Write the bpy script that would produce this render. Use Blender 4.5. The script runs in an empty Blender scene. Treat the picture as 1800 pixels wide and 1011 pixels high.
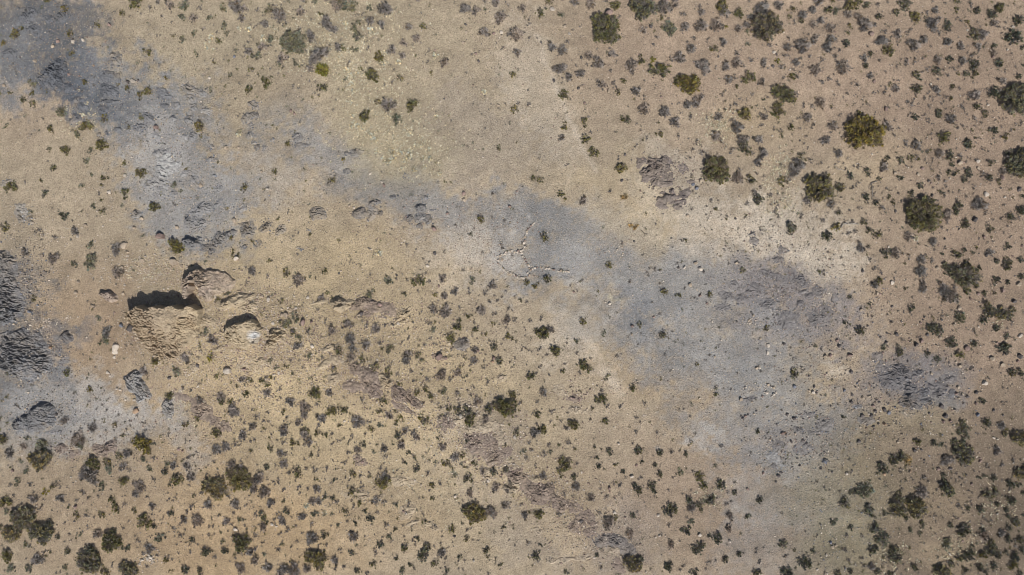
import bpy, math, random
import numpy as np

# ---------------------------------------------------------------- CAMERA, SKY, SUN, EXPOSURE
SC = bpy.context.scene
COL = SC.collection
CAM_H = 64.0           # metres above the ground, looking straight down
PX = 0.05              # one photo pixel covers 5 cm of ground
cam_d = bpy.data.cameras.new("camera")
cam_d.sensor_width = 36.0
cam_d.lens = 36.0 * CAM_H / (1800 * PX)
cam_d.clip_start = 0.5
cam_d.clip_end = 3000.0
cam = bpy.data.objects.new("camera", cam_d)
cam.location = (0, 0, CAM_H)
COL.objects.link(cam)
SC.camera = cam
SUN_EL, SHADOW_AZ = math.radians(52), math.radians(112)    # shadows fall up and a little to the left
sun_dir = (-math.cos(SHADOW_AZ) * math.cos(SUN_EL), -math.sin(SHADOW_AZ) * math.cos(SUN_EL), math.sin(SUN_EL))
W = bpy.data.worlds.new("World")
SC.world = W
W.use_nodes = True
wn = W.node_tree.nodes
bg = next(n for n in wn if n.type == 'BACKGROUND')
sky = wn.new("ShaderNodeTexSky")
sky.sky_type = 'NISHITA'
sky.sun_disc = False
sky.sun_elevation = SUN_EL
sky.sun_rotation = math.atan2(sun_dir[0], sun_dir[1])
sky.dust_density = 1.6
W.node_tree.links.new(sky.outputs[0], bg.inputs[0])
bg.inputs[1].default_value = 0.065
sd = bpy.data.lights.new("sun", 'SUN')
sd.energy = 3.9
sd.angle = math.radians(0.5)
sd.color = (1.0, 0.95, 0.88)
so = bpy.data.objects.new("sun", sd)
so.location = (20, -30, 60)
from mathutils import Vector, noise as mnoise
so.rotation_euler = Vector([-c for c in sun_dir]).to_track_quat('-Z', 'Y').to_euler()
COL.objects.link(so)
SC.view_settings.view_transform = 'Standard'
SC.view_settings.look = 'None'
SC.view_settings.exposure = 0.0
SC.view_settings.gamma = 1.0
SC.cycles.filter_width = 0.9

rng = np.random.default_rng(11)
random.seed(5)

# ---------------------------------------------------------------- NOISE
_T = np.random.default_rng(77).random((512, 512))
_T2 = np.random.default_rng(78).random((512, 512, 4))
def vnoise(x, y):
    xi = np.floor(x).astype(np.int64); yi = np.floor(y).astype(np.int64)
    fx = x - xi; fy = y - yi
    fx = fx * fx * (3 - 2 * fx); fy = fy * fy * (3 - 2 * fy)
    a = _T[xi & 511, yi & 511]; b = _T[(xi + 1) & 511, yi & 511]
    c = _T[xi & 511, (yi + 1) & 511]; d = _T[(xi + 1) & 511, (yi + 1) & 511]
    return (a * (1 - fx) + b * fx) * (1 - fy) + (c * (1 - fx) + d * fx) * fy
def fbm(x, y, o=4, s=0.0):
    v = 0.0; a = 0.5; f = 1.0; t = 0.0
    for i in range(o):
        v = v + a * vnoise(x * f + 17.3 * i + s, y * f - 9.1 * i + 2 * s); t += a; a *= 0.5; f *= 2.03
    return v / t
def cells(x, y):
    """2-D Worley cells: four random numbers of the nearest cell, offset to its centre, F2-F1"""
    xi = np.floor(x).astype(np.int64); yi = np.floor(y).astype(np.int64)
    f1 = np.full(x.shape, 9.0); f2 = np.full(x.shape, 9.0)
    R = np.zeros(x.shape + (4,)); dx = np.zeros(x.shape); dy = np.zeros(x.shape)
    for i in (-1, 0, 1):
        for j in (-1, 0, 1):
            r = _T2[(xi + i) & 511, (yi + j) & 511]
            px = xi + i + r[..., 0] - x; py = yi + j + r[..., 1] - y
            d = np.sqrt(px * px + py * py)
            n = d < f1
            f2 = np.where(n, f1, np.minimum(f2, d))
            f1 = np.where(n, d, f1)
            R = np.where(n[..., None], r, R); dx = np.where(n, -px, dx); dy = np.where(n, -py, dy)
    return R, dx, dy, f2 - f1
def sstep(a, b, x):
    t = np.clip((x - a) / (b - a), 0, 1)
    return t * t * (3 - 2 * t)

# ---------------------------------------------------------------- TERRAIN HEIGHT (metres; x right, y up the picture)
def g2(x, y, px, py, rx, ry, a, h):
    cx = (px - 900) * PX; cy = (505.5 - py) * PX
    c, s = math.cos(math.radians(-a)), math.sin(math.radians(-a))
    u = ((x - cx) * c + (y - cy) * s) / (rx * PX); v = (-(x - cx) * s + (y - cy) * c) / (ry * PX)
    return h * np.exp(-(u * u + v * v))
def ground_h(x, y):
    x = np.asarray(x, float); y = np.asarray(y, float)
    h = g2(x, y, 330, 600, 150, 80, 20, 1.1) + g2(x, y, 640, 660, 260, 70, 28, 0.9) + g2(x, y, 960, 880, 230, 60, 38, 0.5)
    h = h + g2(x, y, 140, 620, 110, 150, 0, -0.7) + g2(x, y, 30, 560, 60, 160, 0, 0.8)
    h = h + g2(x, y, 200, 240, 200, 110, 35, 0.35) + g2(x, y, 1150, 560, 300, 90, 35, -0.5)
    far = sstep(60, 300, np.hypot(x, y))
    h = h + (fbm(x * 0.12, y * 0.12, 3) - 0.5) * 0.7 + far * (fbm(x * 0.01 + 5, y * 0.01, 3) - 0.45) * 26
    h = h + (fbm(x * 0.9, y * 0.9, 4, 3.0) - 0.5) * 0.16
    return h
def at(px, py, dz=0.0):
    """photo pixel to the point it shows on the terrain (dz above it)"""
    px = np.asarray(px, float); py = np.asarray(py, float)
    z = np.zeros(px.shape)
    for _ in range(5):
        k = PX * (CAM_H - z) / CAM_H
        x = (px - 900) * k; y = (505.5 - py) * k
        z = ground_h(x, y) + dz
    return x, y, z - dz

# ---------------------------------------------------------------- MESH AND OBJECT HELPERS
def mesh_np(name, V, faces, mats, midx=None, col=None, smooth=False):
    me = bpy.data.meshes.new(name)
    V = np.asarray(V, np.float32)
    me.vertices.add(len(V)); me.vertices.foreach_set("co", V.ravel())
    faces = [np.asarray(f, np.int32) for f in faces if len(f)]
    loops = np.concatenate([f.ravel() for f in faces])
    tot = np.concatenate([np.full(len(f), f.shape[1], np.int32) for f in faces])
    st = np.concatenate([[0], np.cumsum(tot)[:-1]]).astype(np.int32)
    me.loops.add(len(loops)); me.loops.foreach_set("vertex_index", loops)
    me.polygons.add(len(tot)); me.polygons.foreach_set("loop_start", st)
    for m in mats: me.materials.append(m)
    if midx is not None: me.polygons.foreach_set("material_index", np.asarray(midx, np.int32))
    me.polygons.foreach_set("use_smooth", np.full(len(tot), smooth, bool))
    if col is not None:
        a = me.color_attributes.new("Col", 'FLOAT_COLOR', 'POINT')
        c = np.ones((len(V), 4), np.float32); c[:, :3] = col
        a.data.foreach_set("color", c.ravel())
    me.update(calc_edges=True); me.validate()
    return me
def link(name, data, parent=None, loc=None, rz=0.0, scale=None):
    o = bpy.data.objects.new(name, data)
    COL.objects.link(o)
    if parent is not None: o.parent = parent
    if loc is not None: o.location = loc
    if rz: o.rotation_euler = (0, 0, rz)
    if scale is not None: o.scale = scale
    return o
def tag(o, label=None, cat=None, group=None, kind=None):
    if label: o["label"] = label
    if cat: o["category"] = cat
    if group: o["group"] = group
    if kind: o["kind"] = kind
    return o

# ---------------------------------------------------------------- MATERIALS
def new_mat(name, rough=0.9):
    m = bpy.data.materials.new(name); m.use_nodes = True
    nt = m.node_tree; b = next(n for n in nt.nodes if n.type == 'BSDF_PRINCIPLED')
    b.inputs['Roughness'].default_value = rough
    b.inputs['Specular IOR Level'].default_value = 0.15
    return m, nt, b
def nd(nt, t, **kw):
    n = nt.nodes.new(t)
    for k, v in kw.items():
        if isinstance(k, str) and k.startswith('i_'): n.inputs[k[2:]].default_value = v
        else: setattr(n, k, v)
    return n
def mixc(nt, mode, fac, a, b):
    n = nt.nodes.new("ShaderNodeMix"); n.data_type = 'RGBA'; n.blend_type = mode
    for s, v in ((n.inputs[0], fac), (n.inputs[6], a), (n.inputs[7], b)):
        if hasattr(v, 'links') or hasattr(v, 'is_linked'): nt.links.new(v, s)
        elif isinstance(v, tuple): s.default_value = v if len(v) == 4 else v + (1,)
        else: s.default_value = v
    return n.outputs[2]
def ramp(nt, val, stops):
    r = nt.nodes.new("ShaderNodeValToRGB")
    while len(r.color_ramp.elements) < len(stops): r.color_ramp.elements.new(0.5)
    for e, (p, c) in zip(r.color_ramp.elements, stops):
        e.position = p; e.color = (c, c, c, 1) if not isinstance(c, tuple) else c + (1,)
    nt.links.new(val, r.inputs[0])
    return r.outputs[0]
def tex_noise(nt, vec, scale, detail=6, rough=0.6):
    n = nd(nt, "ShaderNodeTexNoise"); n.inputs['Scale'].default_value = scale
    n.inputs['Detail'].default_value = detail; n.inputs['Roughness'].default_value = rough
    nt.links.new(vec, n.inputs['Vector'])
    return n.outputs[0]
def bump(nt, b, hgt, strength, dist):
    n = nd(nt, "ShaderNodeBump"); n.inputs['Strength'].default_value = strength; n.inputs['Distance'].default_value = dist
    nt.links.new(hgt, n.inputs['Height'])
    nt.links.new(n.outputs[0], b.inputs['Normal'])

def make_ground_mat():
    m, nt, b = new_mat("desert_ground", 0.95)
    tc = nd(nt, "ShaderNodeTexCoord").outputs['Object']
    base = nd(nt, "ShaderNodeVertexColor", layer_name="Col").outputs[0]
    c = mixc(nt, 'MULTIPLY', 1.0, base, ramp(nt, tex_noise(nt, tc, 0.8, 8, 0.65), [(0.25, 0.86), (0.75, 1.13)]))
    c = mixc(nt, 'MULTIPLY', 1.0, c, ramp(nt, tex_noise(nt, tc, 4.5, 6, 0.75), [(0.3, 0.84), (0.7, 1.15)]))
    fine = tex_noise(nt, tc, 9, 4, 0.85)
    c = mixc(nt, 'MULTIPLY', 1.0, c, ramp(nt, fine, [(0.30, 0.62), (0.5, 1.0), (0.70, 1.34)]))
    v = nd(nt, "ShaderNodeTexVoronoi", feature='F1'); v.inputs['Scale'].default_value = 8.0
    nt.links.new(tc, v.inputs['Vector'])
    sep = nd(nt, "ShaderNodeSeparateColor"); nt.links.new(v.outputs['Color'], sep.inputs[0])
    near = ramp(nt, v.outputs['Distance'], [(0.30, 1.0), (0.38, 0.0)])
    def gate(ch, lo):
        g = nd(nt, "ShaderNodeMath", operation='GREATER_THAN'); nt.links.new(sep.outputs[ch], g.inputs[0]); g.inputs[1].default_value = lo
        p = nd(nt, "ShaderNodeMath", operation='MULTIPLY'); nt.links.new(g.outputs[0], p.inputs[0]); nt.links.new(near, p.inputs[1])
        return p.outputs[0]
    c = mixc(nt, 'MIX', gate(0, 0.84), c, mixc(nt, 'MIX', 0.6, base, (0.58, 0.47, 0.34)))
    c = mixc(nt, 'MIX', gate(1, 0.88), c, mixc(nt, 'MIX', 0.55, base, (0.10, 0.09, 0.085)))
    nt.links.new(c, b.inputs['Base Color'])
    h = nd(nt, "ShaderNodeMath", operation='MULTIPLY_ADD'); nt.links.new(near, h.inputs[0]); h.inputs[1].default_value = 0.25; nt.links.new(fine, h.inputs[2])
    bump(nt, b, h.outputs[0], 1.0, 0.10)
    return m
def make_rock_mat():
    m, nt, b = new_mat("weathered_rock", 0.9)
    tc = nd(nt, "ShaderNodeTexCoord").outputs['Object']
    base = nd(nt, "ShaderNodeVertexColor", layer_name="Col").outputs[0]
    c = mixc(nt, 'MULTIPLY', 1.0, base, ramp(nt, tex_noise(nt, tc, 2.2, 8, 0.7), [(0.25, 0.74), (0.75, 1.24)]))
    f = tex_noise(nt, tc, 11, 6, 0.75)
    c = mixc(nt, 'MULTIPLY', 1.0, c, ramp(nt, f, [(0.28, 0.70), (0.72, 1.25)]))
    nt.links.new(c, b.inputs['Base Color'])
    bump(nt, b, f, 0.9, 0.08)
    return m
def make_leaf_mat(name, tint=0.25):
    m, nt, b = new_mat(name, 0.8)
    base = nd(nt, "ShaderNodeVertexColor", layer_name="Col").outputs[0]
    oi = nd(nt, "ShaderNodeObjectInfo").outputs['Random']
    c = mixc(nt, 'MULTIPLY', 1.0, base, ramp(nt, oi, [(0.0, (1 - .8 * tint, 1 - .64 * tint, 1 - .56 * tint)), (0.5, (1.0, 1.0, 1.0)), (1.0, (1 + .88 * tint, 1 + .48 * tint, 1.0))]))
    nt.links.new(c, b.inputs['Base Color'])
    return m
def make_stone_mat():
    m, nt, b = new_mat("loose_stone", 0.9)
    tc = nd(nt, "ShaderNodeTexCoord").outputs['Object']
    base = nd(nt, "ShaderNodeVertexColor", layer_name="Col").outputs[0]
    oi = nd(nt, "ShaderNodeObjectInfo").outputs['Random']
    c = mixc(nt, 'MULTIPLY', 1.0, base, ramp(nt, oi, [(0.0, 0.82), (1.0, 1.18)]))
    f = tex_noise(nt, tc, 3.0, 8, 0.7)
    c = mixc(nt, 'MULTIPLY', 1.0, c, ramp(nt, f, [(0.25, 0.72), (0.75, 1.25)]))
    nt.links.new(c, b.inputs['Base Color'])
    bump(nt, b, f, 0.6, 0.05)
    return m
M_GROUND = make_ground_mat(); M_ROCK = make_rock_mat(); M_STONE = make_stone_mat()
M_LEAF = make_leaf_mat("shrub_leaves"); M_TWIG = make_leaf_mat("dry_twigs"); M_STRAW = make_leaf_mat("dry_straw", 0.06)
# ---------------------------------------------------------------- SURVEY DATA
# plants, per 300 x 253 survey cell: "u v r kind" in quarter units; kinds: g olive, d dark green, w grey-brown woody, s sage, y yellow-green, t straw tussock, o orange straw
VEG = {
(0,0): "335 5 32 g;455 58 32 g;110 245 42 g;155 200 20 g;30 298 28 g;490 243 32 g;505 380 24 g;597 580 26 g;965 25 55 g;855 95 30 g;688 180 26 g;1045 368 34 g;230 655 26 g;160 705 27 g;235 735 27 g;230 590 28 s;75 658 18 g;8 660 15 g;895 620 24 g;985 672 30 g;1045 645 42 g;735 840 30 g;612 888 45 g;362 910 34 g;1132 918 14 g;990 828 24 s;908 895 22 s;993 992 10 g;12 48 12 g;12 250 10 g;720 1000 22 g;1165 550 22 g;320 632 9 g;835 598 16 g;300 55 14 s;545 945 35 s;40 880 20 s;440 790 42 s;1052 50 24 w;1115 20 26 w;1190 40 34 w;1140 118 20 w;1122 460 14 w;262 850 12 w",
(1,0): "95 30 42 s;205 58 22 w;90 120 30 s;168 130 32 w;360 58 35 s;275 120 26 s;385 190 32 s;395 235 22 s;160 230 26 s;232 200 20 w;470 45 52 w;515 65 30 w;505 130 30 w;608 70 24 w;685 80 38 s;762 115 52 w;735 40 20 w;800 165 24 w;665 170 30 w;590 190 18 w;915 85 40 w;930 10 26 w;1015 5 28 s;830 8 18 s;1090 5 16 w;1065 105 22 g;1105 175 55 w;1165 50 45 w;1150 210 30 w;1190 10 30 g;1120 345 18 w;1175 330 30 w;1190 360 15 g;705 280 35 s;610 310 14 d;650 335 38 w;550 365 34 w;605 395 34 s;545 298 18 w;462 355 18 s;925 360 26 s;985 255 42 w;910 205 22 w;785 415 38 w;765 445 22 s;875 445 24 s;740 360 16 w;1035 400 62 w;985 480 30 w;1070 620 35 g;345 295 28 g;305 445 18 g;85 285 28 s;20 255 22 s;190 375 22 s;568 492 17 g;618 528 15 g;552 635 37 g;675 585 42 g;862 612 20 w;1180 630 16 w;205 892 45 g;212 962 16 g;420 530 20 s;700 485 14 w;290 635 18 s;485 940 20 t;875 930 14 g;825 1005 22 g;265 485 14 w;5 160 16 w;5 40 20 s;545 208 17 t;480 200 13 t;645 262 15 t;285 262 16 t;255 335 14 t;295 350 10 t;245 310 9 t;275 290 9 t;640 298 10 t",
(2,0): "20 40 45 s;80 40 45 s;195 60 22 s;315 65 48 w;205 152 36 w;280 175 32 w;115 265 38 d;270 400 45 g;95 350 26 s;15 345 22 g;220 545 55 g;130 480 22 g;190 330 18 w;355 350 36 w;440 305 28 w;530 270 32 w;558 303 12 w;428 395 28 w;410 545 26 g;360 570 24 w;303 595 16 w;565 185 30 g;470 195 30 w;555 95 15 w;630 525 19 g;605 435 16 w;725 445 40 w;250 715 26 g;335 735 52 w;345 745 30 g;495 745 50 g;175 820 52 g;395 850 42 s;435 190 10 w;1085 15 36 w;865 75 42 w;945 82 34 w;1008 15 22 w;1112 128 44 w;1005 235 40 w;1190 235 30 w;1175 38 18 w;822 40 10 w;1015 70 16 s;1190 515 14 g;878 510 14 w;1135 340 16 w;1195 765 12 w;540 3 20 w;735 4 12 w;50 450 26 w;35 560 20 s;100 190 40 s;115 510 14 t;60 525 16 t;70 590 16 t;80 640 14 t;65 720 14 t;210 215 20 t;75 815 14 t;85 860 12 t;65 890 13 t;110 885 16 t;148 905 12 t;660 390 18 t;1000 645 14 t;215 960 22 t;245 990 16 t;35 490 18 t;45 930 10 t;665 820 14 t;480 950 14 t;310 375 16 t;400 440 18 t;290 440 20 t;30 170 18 t",
(3,0): "75 65 30 w;260 15 28 g;200 95 36 g;120 128 20 w;120 180 22 w;340 105 26 s;440 20 35 w;560 35 38 w;655 8 22 w;725 38 42 g;40 250 48 w;10 215 24 w;120 278 22 w;35 370 34 w;275 335 36 w;355 350 40 w;390 290 24 w;865 120 25 w;1075 45 52 w;1140 35 40 w;1050 125 24 g;1105 200 58 s;920 215 30 w;1020 265 18 w;1190 215 22 w;1190 100 20 w;755 120 24 w;545 390 34 w;610 440 42 w;705 385 34 w;735 440 18 w;835 475 50 w;912 430 38 g;990 425 26 y;1035 510 76 g;1110 395 14 w;1170 410 42 w;340 485 42 w;395 540 32 w;355 552 14 w;487 518 34 w;450 462 14 w;600 568 24 w;632 598 34 w;715 585 22 w;720 610 20 w;745 645 24 g;790 573 26 g;692 503 20 w;1165 575 45 g;870 645 40 w;925 690 22 w;925 765 42 w;370 668 42 g;20 775 32 g;45 730 20 w;118 730 20 w;10 520 26 g;372 895 34 g;505 858 33 g;352 972 28 w;550 930 18 w;508 990 38 g;805 845 38 g;1072 795 42 w;1025 858 14 g;1140 860 40 w;1040 945 28 g;1175 945 22 w;950 970 18 w;360 738 16 w;1190 790 16 w;1170 730 16 w;760 275 26 w;190 435 11 w;40 1000 14 g;320 810 10 w;1005 620 10 w",
(4,0): "280 40 60 g;285 85 50 w;310 125 24 w;390 95 42 g;120 45 24 w;130 88 28 w;10 105 26 w;15 190 34 w;130 185 45 w;230 180 52 w;305 188 16 y;390 200 32 w;550 60 50 w;480 120 28 w;450 175 30 w;450 228 20 s;672 45 36 w;775 68 26 g;750 115 22 g;840 110 35 w;832 152 24 d;785 158 22 w;912 72 30 w;955 15 36 w;1055 8 24 g;1025 75 36 g;1075 75 26 s;965 148 28 w;915 170 28 w;1165 40 48 g;1160 105 32 w;1172 190 20 g;1165 228 22 s;1035 205 38 w;455 303 20 s;80 270 24 w;30 295 16 w;58 345 38 w;225 345 28 g;282 300 32 w;610 322 26 w;745 272 20 w;735 330 32 w;775 328 18 w;850 330 52 w;928 285 34 w;1048 275 34 w;1018 335 40 w;1150 310 38 d;1100 352 22 w;378 378 28 w;405 350 10 w;655 385 20 w;662 430 22 y;718 392 24 w;480 425 26 w;378 440 40 w;430 465 20 w;298 470 36 w;235 475 16 w;125 470 55 w;5 430 16 w;570 452 30 w;598 478 16 w;695 470 28 w;790 440 30 w;900 400 22 w;985 420 18 w;1070 400 26 w;1130 485 52 w;1095 445 26 w;925 500 42 w;320 555 34 w;370 540 22 w;455 545 52 g;380 605 20 g;555 580 32 w;765 540 32 g;810 545 24 w;708 550 16 w;970 582 28 w;1030 555 24 w;1088 585 28 w;1190 590 14 w;795 655 28 w;715 597 16 s;120 690 34 w;85 735 36 w;370 725 24 w;405 695 14 w;487 665 18 w;567 703 16 d;440 805 62 g;675 775 60 g;845 738 26 w;970 720 40 w;905 745 24 w;1060 668 14 w;1160 660 12 w;570 825 30 w;55 828 26 w;250 825 36 w;172 830 18 w;835 795 14 g;875 835 34 w;912 890 27 w;1060 880 36 w;765 895 32 g;555 880 22 w;380 890 46 w;225 950 36 w;640 905 16 w;695 915 18 w;705 960 18 s;425 990 46 w;530 988 34 w;865 958 16 w;1005 985 38 w;100 995 24 w;270 990 24 w;25 740 30 w",
(5,0): "28 28 34 g;95 38 32 d;170 30 24 w;355 45 45 d;300 90 32 d;385 25 32 s;435 125 50 g;175 115 32 d;40 120 30 w;85 180 46 w;158 178 24 w;215 222 26 w;305 245 34 w;405 220 28 w;380 248 14 w;185 300 44 w;240 352 48 g;488 278 34 w;422 312 46 w;545 180 46 w;515 85 22 w;570 75 30 w;600 125 26 w;655 165 30 d;662 205 34 d;600 235 24 w;722 18 22 g;722 62 22 g;825 30 24 w;862 85 38 d;1025 60 46 g;965 112 42 d;985 165 36 w;790 150 22 g;792 188 10 w;1155 150 42 d;850 250 46 d;905 250 42 w;1115 255 65 d;1195 340 22 d;660 300 38 w;755 332 32 w;868 328 30 w;925 330 22 w;990 325 26 d;545 330 14 w;690 340 14 w;120 380 26 d;75 412 30 w;45 400 18 w;82 465 26 d;182 425 20 w;375 428 28 w;440 422 28 w;485 408 12 w;590 422 34 w;675 415 37 d;765 430 36 w;815 405 28 w;840 470 42 d;790 515 26 d;850 525 28 g;740 470 14 w;1018 450 36 d;1195 455 16 d;115 535 30 w;20 595 28 w;440 530 38 d;465 550 22 d;510 490 26 w;578 508 38 d;630 487 18 w;662 528 22 w;733 525 18 g;310 565 16 w;140 655 16 w;222 635 28 w;295 625 32 w;445 635 46 d;572 630 32 w;695 612 26 d;745 622 16 w;685 685 18 g;855 660 42 w;930 625 18 w;970 655 44 d;1040 575 32 w;1160 545 26 d;375 720 22 w;405 735 28 w;95 732 14 w;865 755 34 g;925 798 32 d;850 828 24 w;435 825 30 d;385 815 14 w;595 790 30 d;595 815 28 d;690 835 38 w;770 888 18 w;40 795 30 g;245 895 38 w;285 950 20 w;985 922 36 d;1105 915 16 w;1175 855 18 w;1140 870 16 w;1065 965 28 g;640 965 52 g;365 1000 28 w;430 1002 24 w;478 998 16 w;795 1000 36 d;755 745 24 w;505 805 12 w;985 370 30 w;785 560 14 w",
(0,1): "460 42 42 g;725 20 48 g;385 172 32 g;85 302 46 g;288 258 18 g;312 355 30 s;735 245 30 g;720 290 18 g;880 345 36 g;1000 210 46 g;875 138 20 g;652 215 20 s;612 118 26 s;615 162 10 g;570 288 20 s;640 50 26 s;725 470 28 g;712 400 20 g;1095 450 46 g;1132 357 20 g;445 505 40 s;215 470 18 s;40 585 34 g;530 615 34 w;390 660 26 w;700 350 20 w;810 340 10 g;640 720 32 s;820 745 42 w;180 765 32 w;385 810 42 w;530 845 28 s;640 830 52 s;350 35 22 s;410 1000 22 w;655 440 18 s;1040 270 14 s;275 605 28 w;300 640 18 w;510 540 14 w;865 430 16 s;830 905 42 w;575 475 14 s;308 500 7 d;1005 640 14 s",
(1,1): "85 143 12 g;120 170 16 g;335 132 16 g;428 175 12 g;735 203 24 g;520 310 30 g;295 315 12 g;190 380 12 g;400 457 16 g;512 393 14 g;270 507 12 g;52 425 9 g;30 295 24 s;75 330 16 s;940 178 14 s;950 256 14 g;1135 258 26 g;1060 97 14 g;825 8 24 g;258 48 10 g;655 320 14 g;830 475 16 w;762 522 18 g;940 413 9 g;892 350 10 w;765 428 12 w;983 635 18 g;900 632 18 w;740 668 9 g;1180 675 18 g;430 665 20 g;570 685 16 g;490 700 14 g;440 745 16 g;440 780 16 g;480 785 16 g;685 825 20 g;895 780 14 w;1020 745 16 w;575 895 34 w;815 915 36 g;685 935 20 w;540 970 18 w;1090 895 28 g;905 965 42 w;530 868 16 w;240 830 14 s;390 548 12 g;1158 855 8 w;485 870 14 w;570 208 9 g;980 930 14 s;150 855 12 s;735 250 12 s",
(2,1): "15 115 22 g;735 272 16 g;770 270 14 g;1145 280 12 g;945 352 16 w;1075 345 24 w;980 530 34 g;710 445 12 w;1190 450 14 g;1130 718 26 w;860 885 20 w;200 735 18 w;260 765 22 t;68 825 18 w;143 857 13 d;462 705 18 w;580 805 18 w;615 825 16 w;725 750 14 w;535 960 50 g;615 970 22 w;465 955 18 w;395 930 26 w;430 915 12 w;320 965 36 s;710 948 30 w;1060 995 32 w;920 960 24 s;205 915 18 w;345 632 10 w;755 850 10 g;110 640 10 w;800 575 18 w;910 635 20 s;595 910 14 w;1100 25 24 s;830 670 10 w;345 55 28 t;325 120 22 t;370 95 16 t;470 90 22 t;620 103 17 t;585 157 13 t;515 182 17 t;425 178 12 t;575 100 16 t;245 55 14 t;520 15 14 t;620 38 12 t;300 100 16 t;415 60 18 t;690 210 14 t;480 45 14 t;440 120 12 t;560 20 12 t",
(3,1): "575 68 42 g;770 168 45 g;735 175 18 g;750 98 20 w;868 12 18 w;385 150 18 w;150 240 24 g;200 255 26 g;335 358 28 g;373 392 17 g;497 402 32 w;690 332 24 w;793 375 28 o;855 580 32 o;228 655 34 g;680 855 34 g;245 942 38 g;108 978 28 g;165 1000 26 g;830 963 24 w;770 690 22 w;8 457 12 g;765 585 12 w;1190 680 16 w;1000 880 20 w;1040 890 16 w;480 965 14 s;375 500 8 w",
(4,1): "75 38 20 w;130 60 28 w;345 45 28 w;435 25 48 d;480 55 24 w;560 70 38 w;530 130 40 w;390 235 42 w;325 250 26 w;472 258 36 d;570 228 16 w;700 268 38 g;815 140 46 w;775 195 46 w;830 75 26 d;900 122 20 w;880 30 14 w;1090 75 34 w;1100 312 40 d;1170 220 30 d;1140 180 18 w;1190 305 22 w;1040 425 36 w;875 395 32 w;525 385 42 d;500 340 28 w;448 410 24 w;610 360 26 w;655 415 20 w;650 465 26 w;198 398 20 w;228 458 19 g;62 458 16 w;1095 480 26 d;840 515 28 w;990 538 24 w;760 590 48 d;1010 650 42 d;1160 640 28 w;1085 578 38 g;1180 545 24 w;20 680 18 d;885 710 14 w;1115 800 16 w;1035 810 12 w;1020 760 14 w;960 898 16 g;995 905 22 w;548 860 16 w;475 825 12 g;525 830 7 g;268 790 12 g;1130 855 12 w;265 465 8 w;520 210 14 w;425 890 20 s",
(5,1): "365 5 26 w;440 15 40 w;800 10 40 d;240 98 26 d;335 118 30 d;400 102 26 g;460 107 18 g;505 110 14 w;205 162 38 w;100 192 30 d;40 155 22 w;180 245 20 d;325 245 26 d;600 78 36 w;675 90 40 d;745 80 26 w;685 145 24 d;670 190 20 d;700 212 20 d;735 195 16 d;805 190 26 d;800 225 36 d;770 255 26 d;860 115 22 w;965 130 30 d;1085 65 32 d;1050 195 30 w;905 220 26 w;955 245 32 d;1025 265 24 d;600 240 28 w;640 268 20 w;470 297 28 d;408 348 28 d;610 340 22 d;640 355 22 w;848 308 20 w;85 378 36 d;152 412 30 d;250 378 22 d;278 412 22 d;195 445 28 w;38 450 18 w;65 548 24 d;15 620 24 w;735 445 38 d;660 515 42 w;715 485 30 d;620 590 20 w;785 565 42 d;880 435 52 w;950 600 32 d;925 485 22 w;1165 460 42 d;1105 515 34 d;1160 520 20 w;110 605 32 d;165 640 38 g;50 730 38 w;105 725 24 w;225 765 38 d;290 765 42 w;345 770 20 w;110 805 20 w;385 655 36 w;440 665 16 t;555 688 30 w;640 730 20 w;780 745 26 d;835 765 16 d;860 725 16 g;720 785 34 d;618 775 18 d;390 800 25 w;470 815 34 w;550 815 26 w;640 850 34 d;790 840 36 d;355 840 16 g;150 875 24 w;195 900 24 w;295 905 15 w;470 900 42 w;180 965 36 g;140 990 30 w;690 900 50 d;885 870 20 d;1000 825 26 d;1080 845 46 d;1080 725 28 d;1108 657 18 w;1180 660 16 w;1175 815 26 d;1180 930 30 d;955 760 34 w;1000 960 34 d;1080 970 24 d;620 1000 30 w;490 985 30 w;865 1000 30 d;1185 375 20 d;865 628 11 g;1055 625 14 w;1080 580 14 w",
(0,2): "237 75 26 g;475 600 34 g;640 718 27 g;700 205 22 s;755 315 44 w;750 370 40 s;1020 580 40 w;1100 510 42 g;1165 530 22 g;1192 757 42 g;665 935 12 g;810 965 24 g;875 938 14 d;655 990 32 w;755 860 14 w;700 790 9 g;520 740 14 w;55 765 16 s;125 828 22 w;455 930 30 w;5 995 14 g;1020 1000 24 w;60 600 20 s;255 490 14 g;745 1000 14 w;55 950 14 g;665 130 22 w;470 350 16 g",
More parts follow.
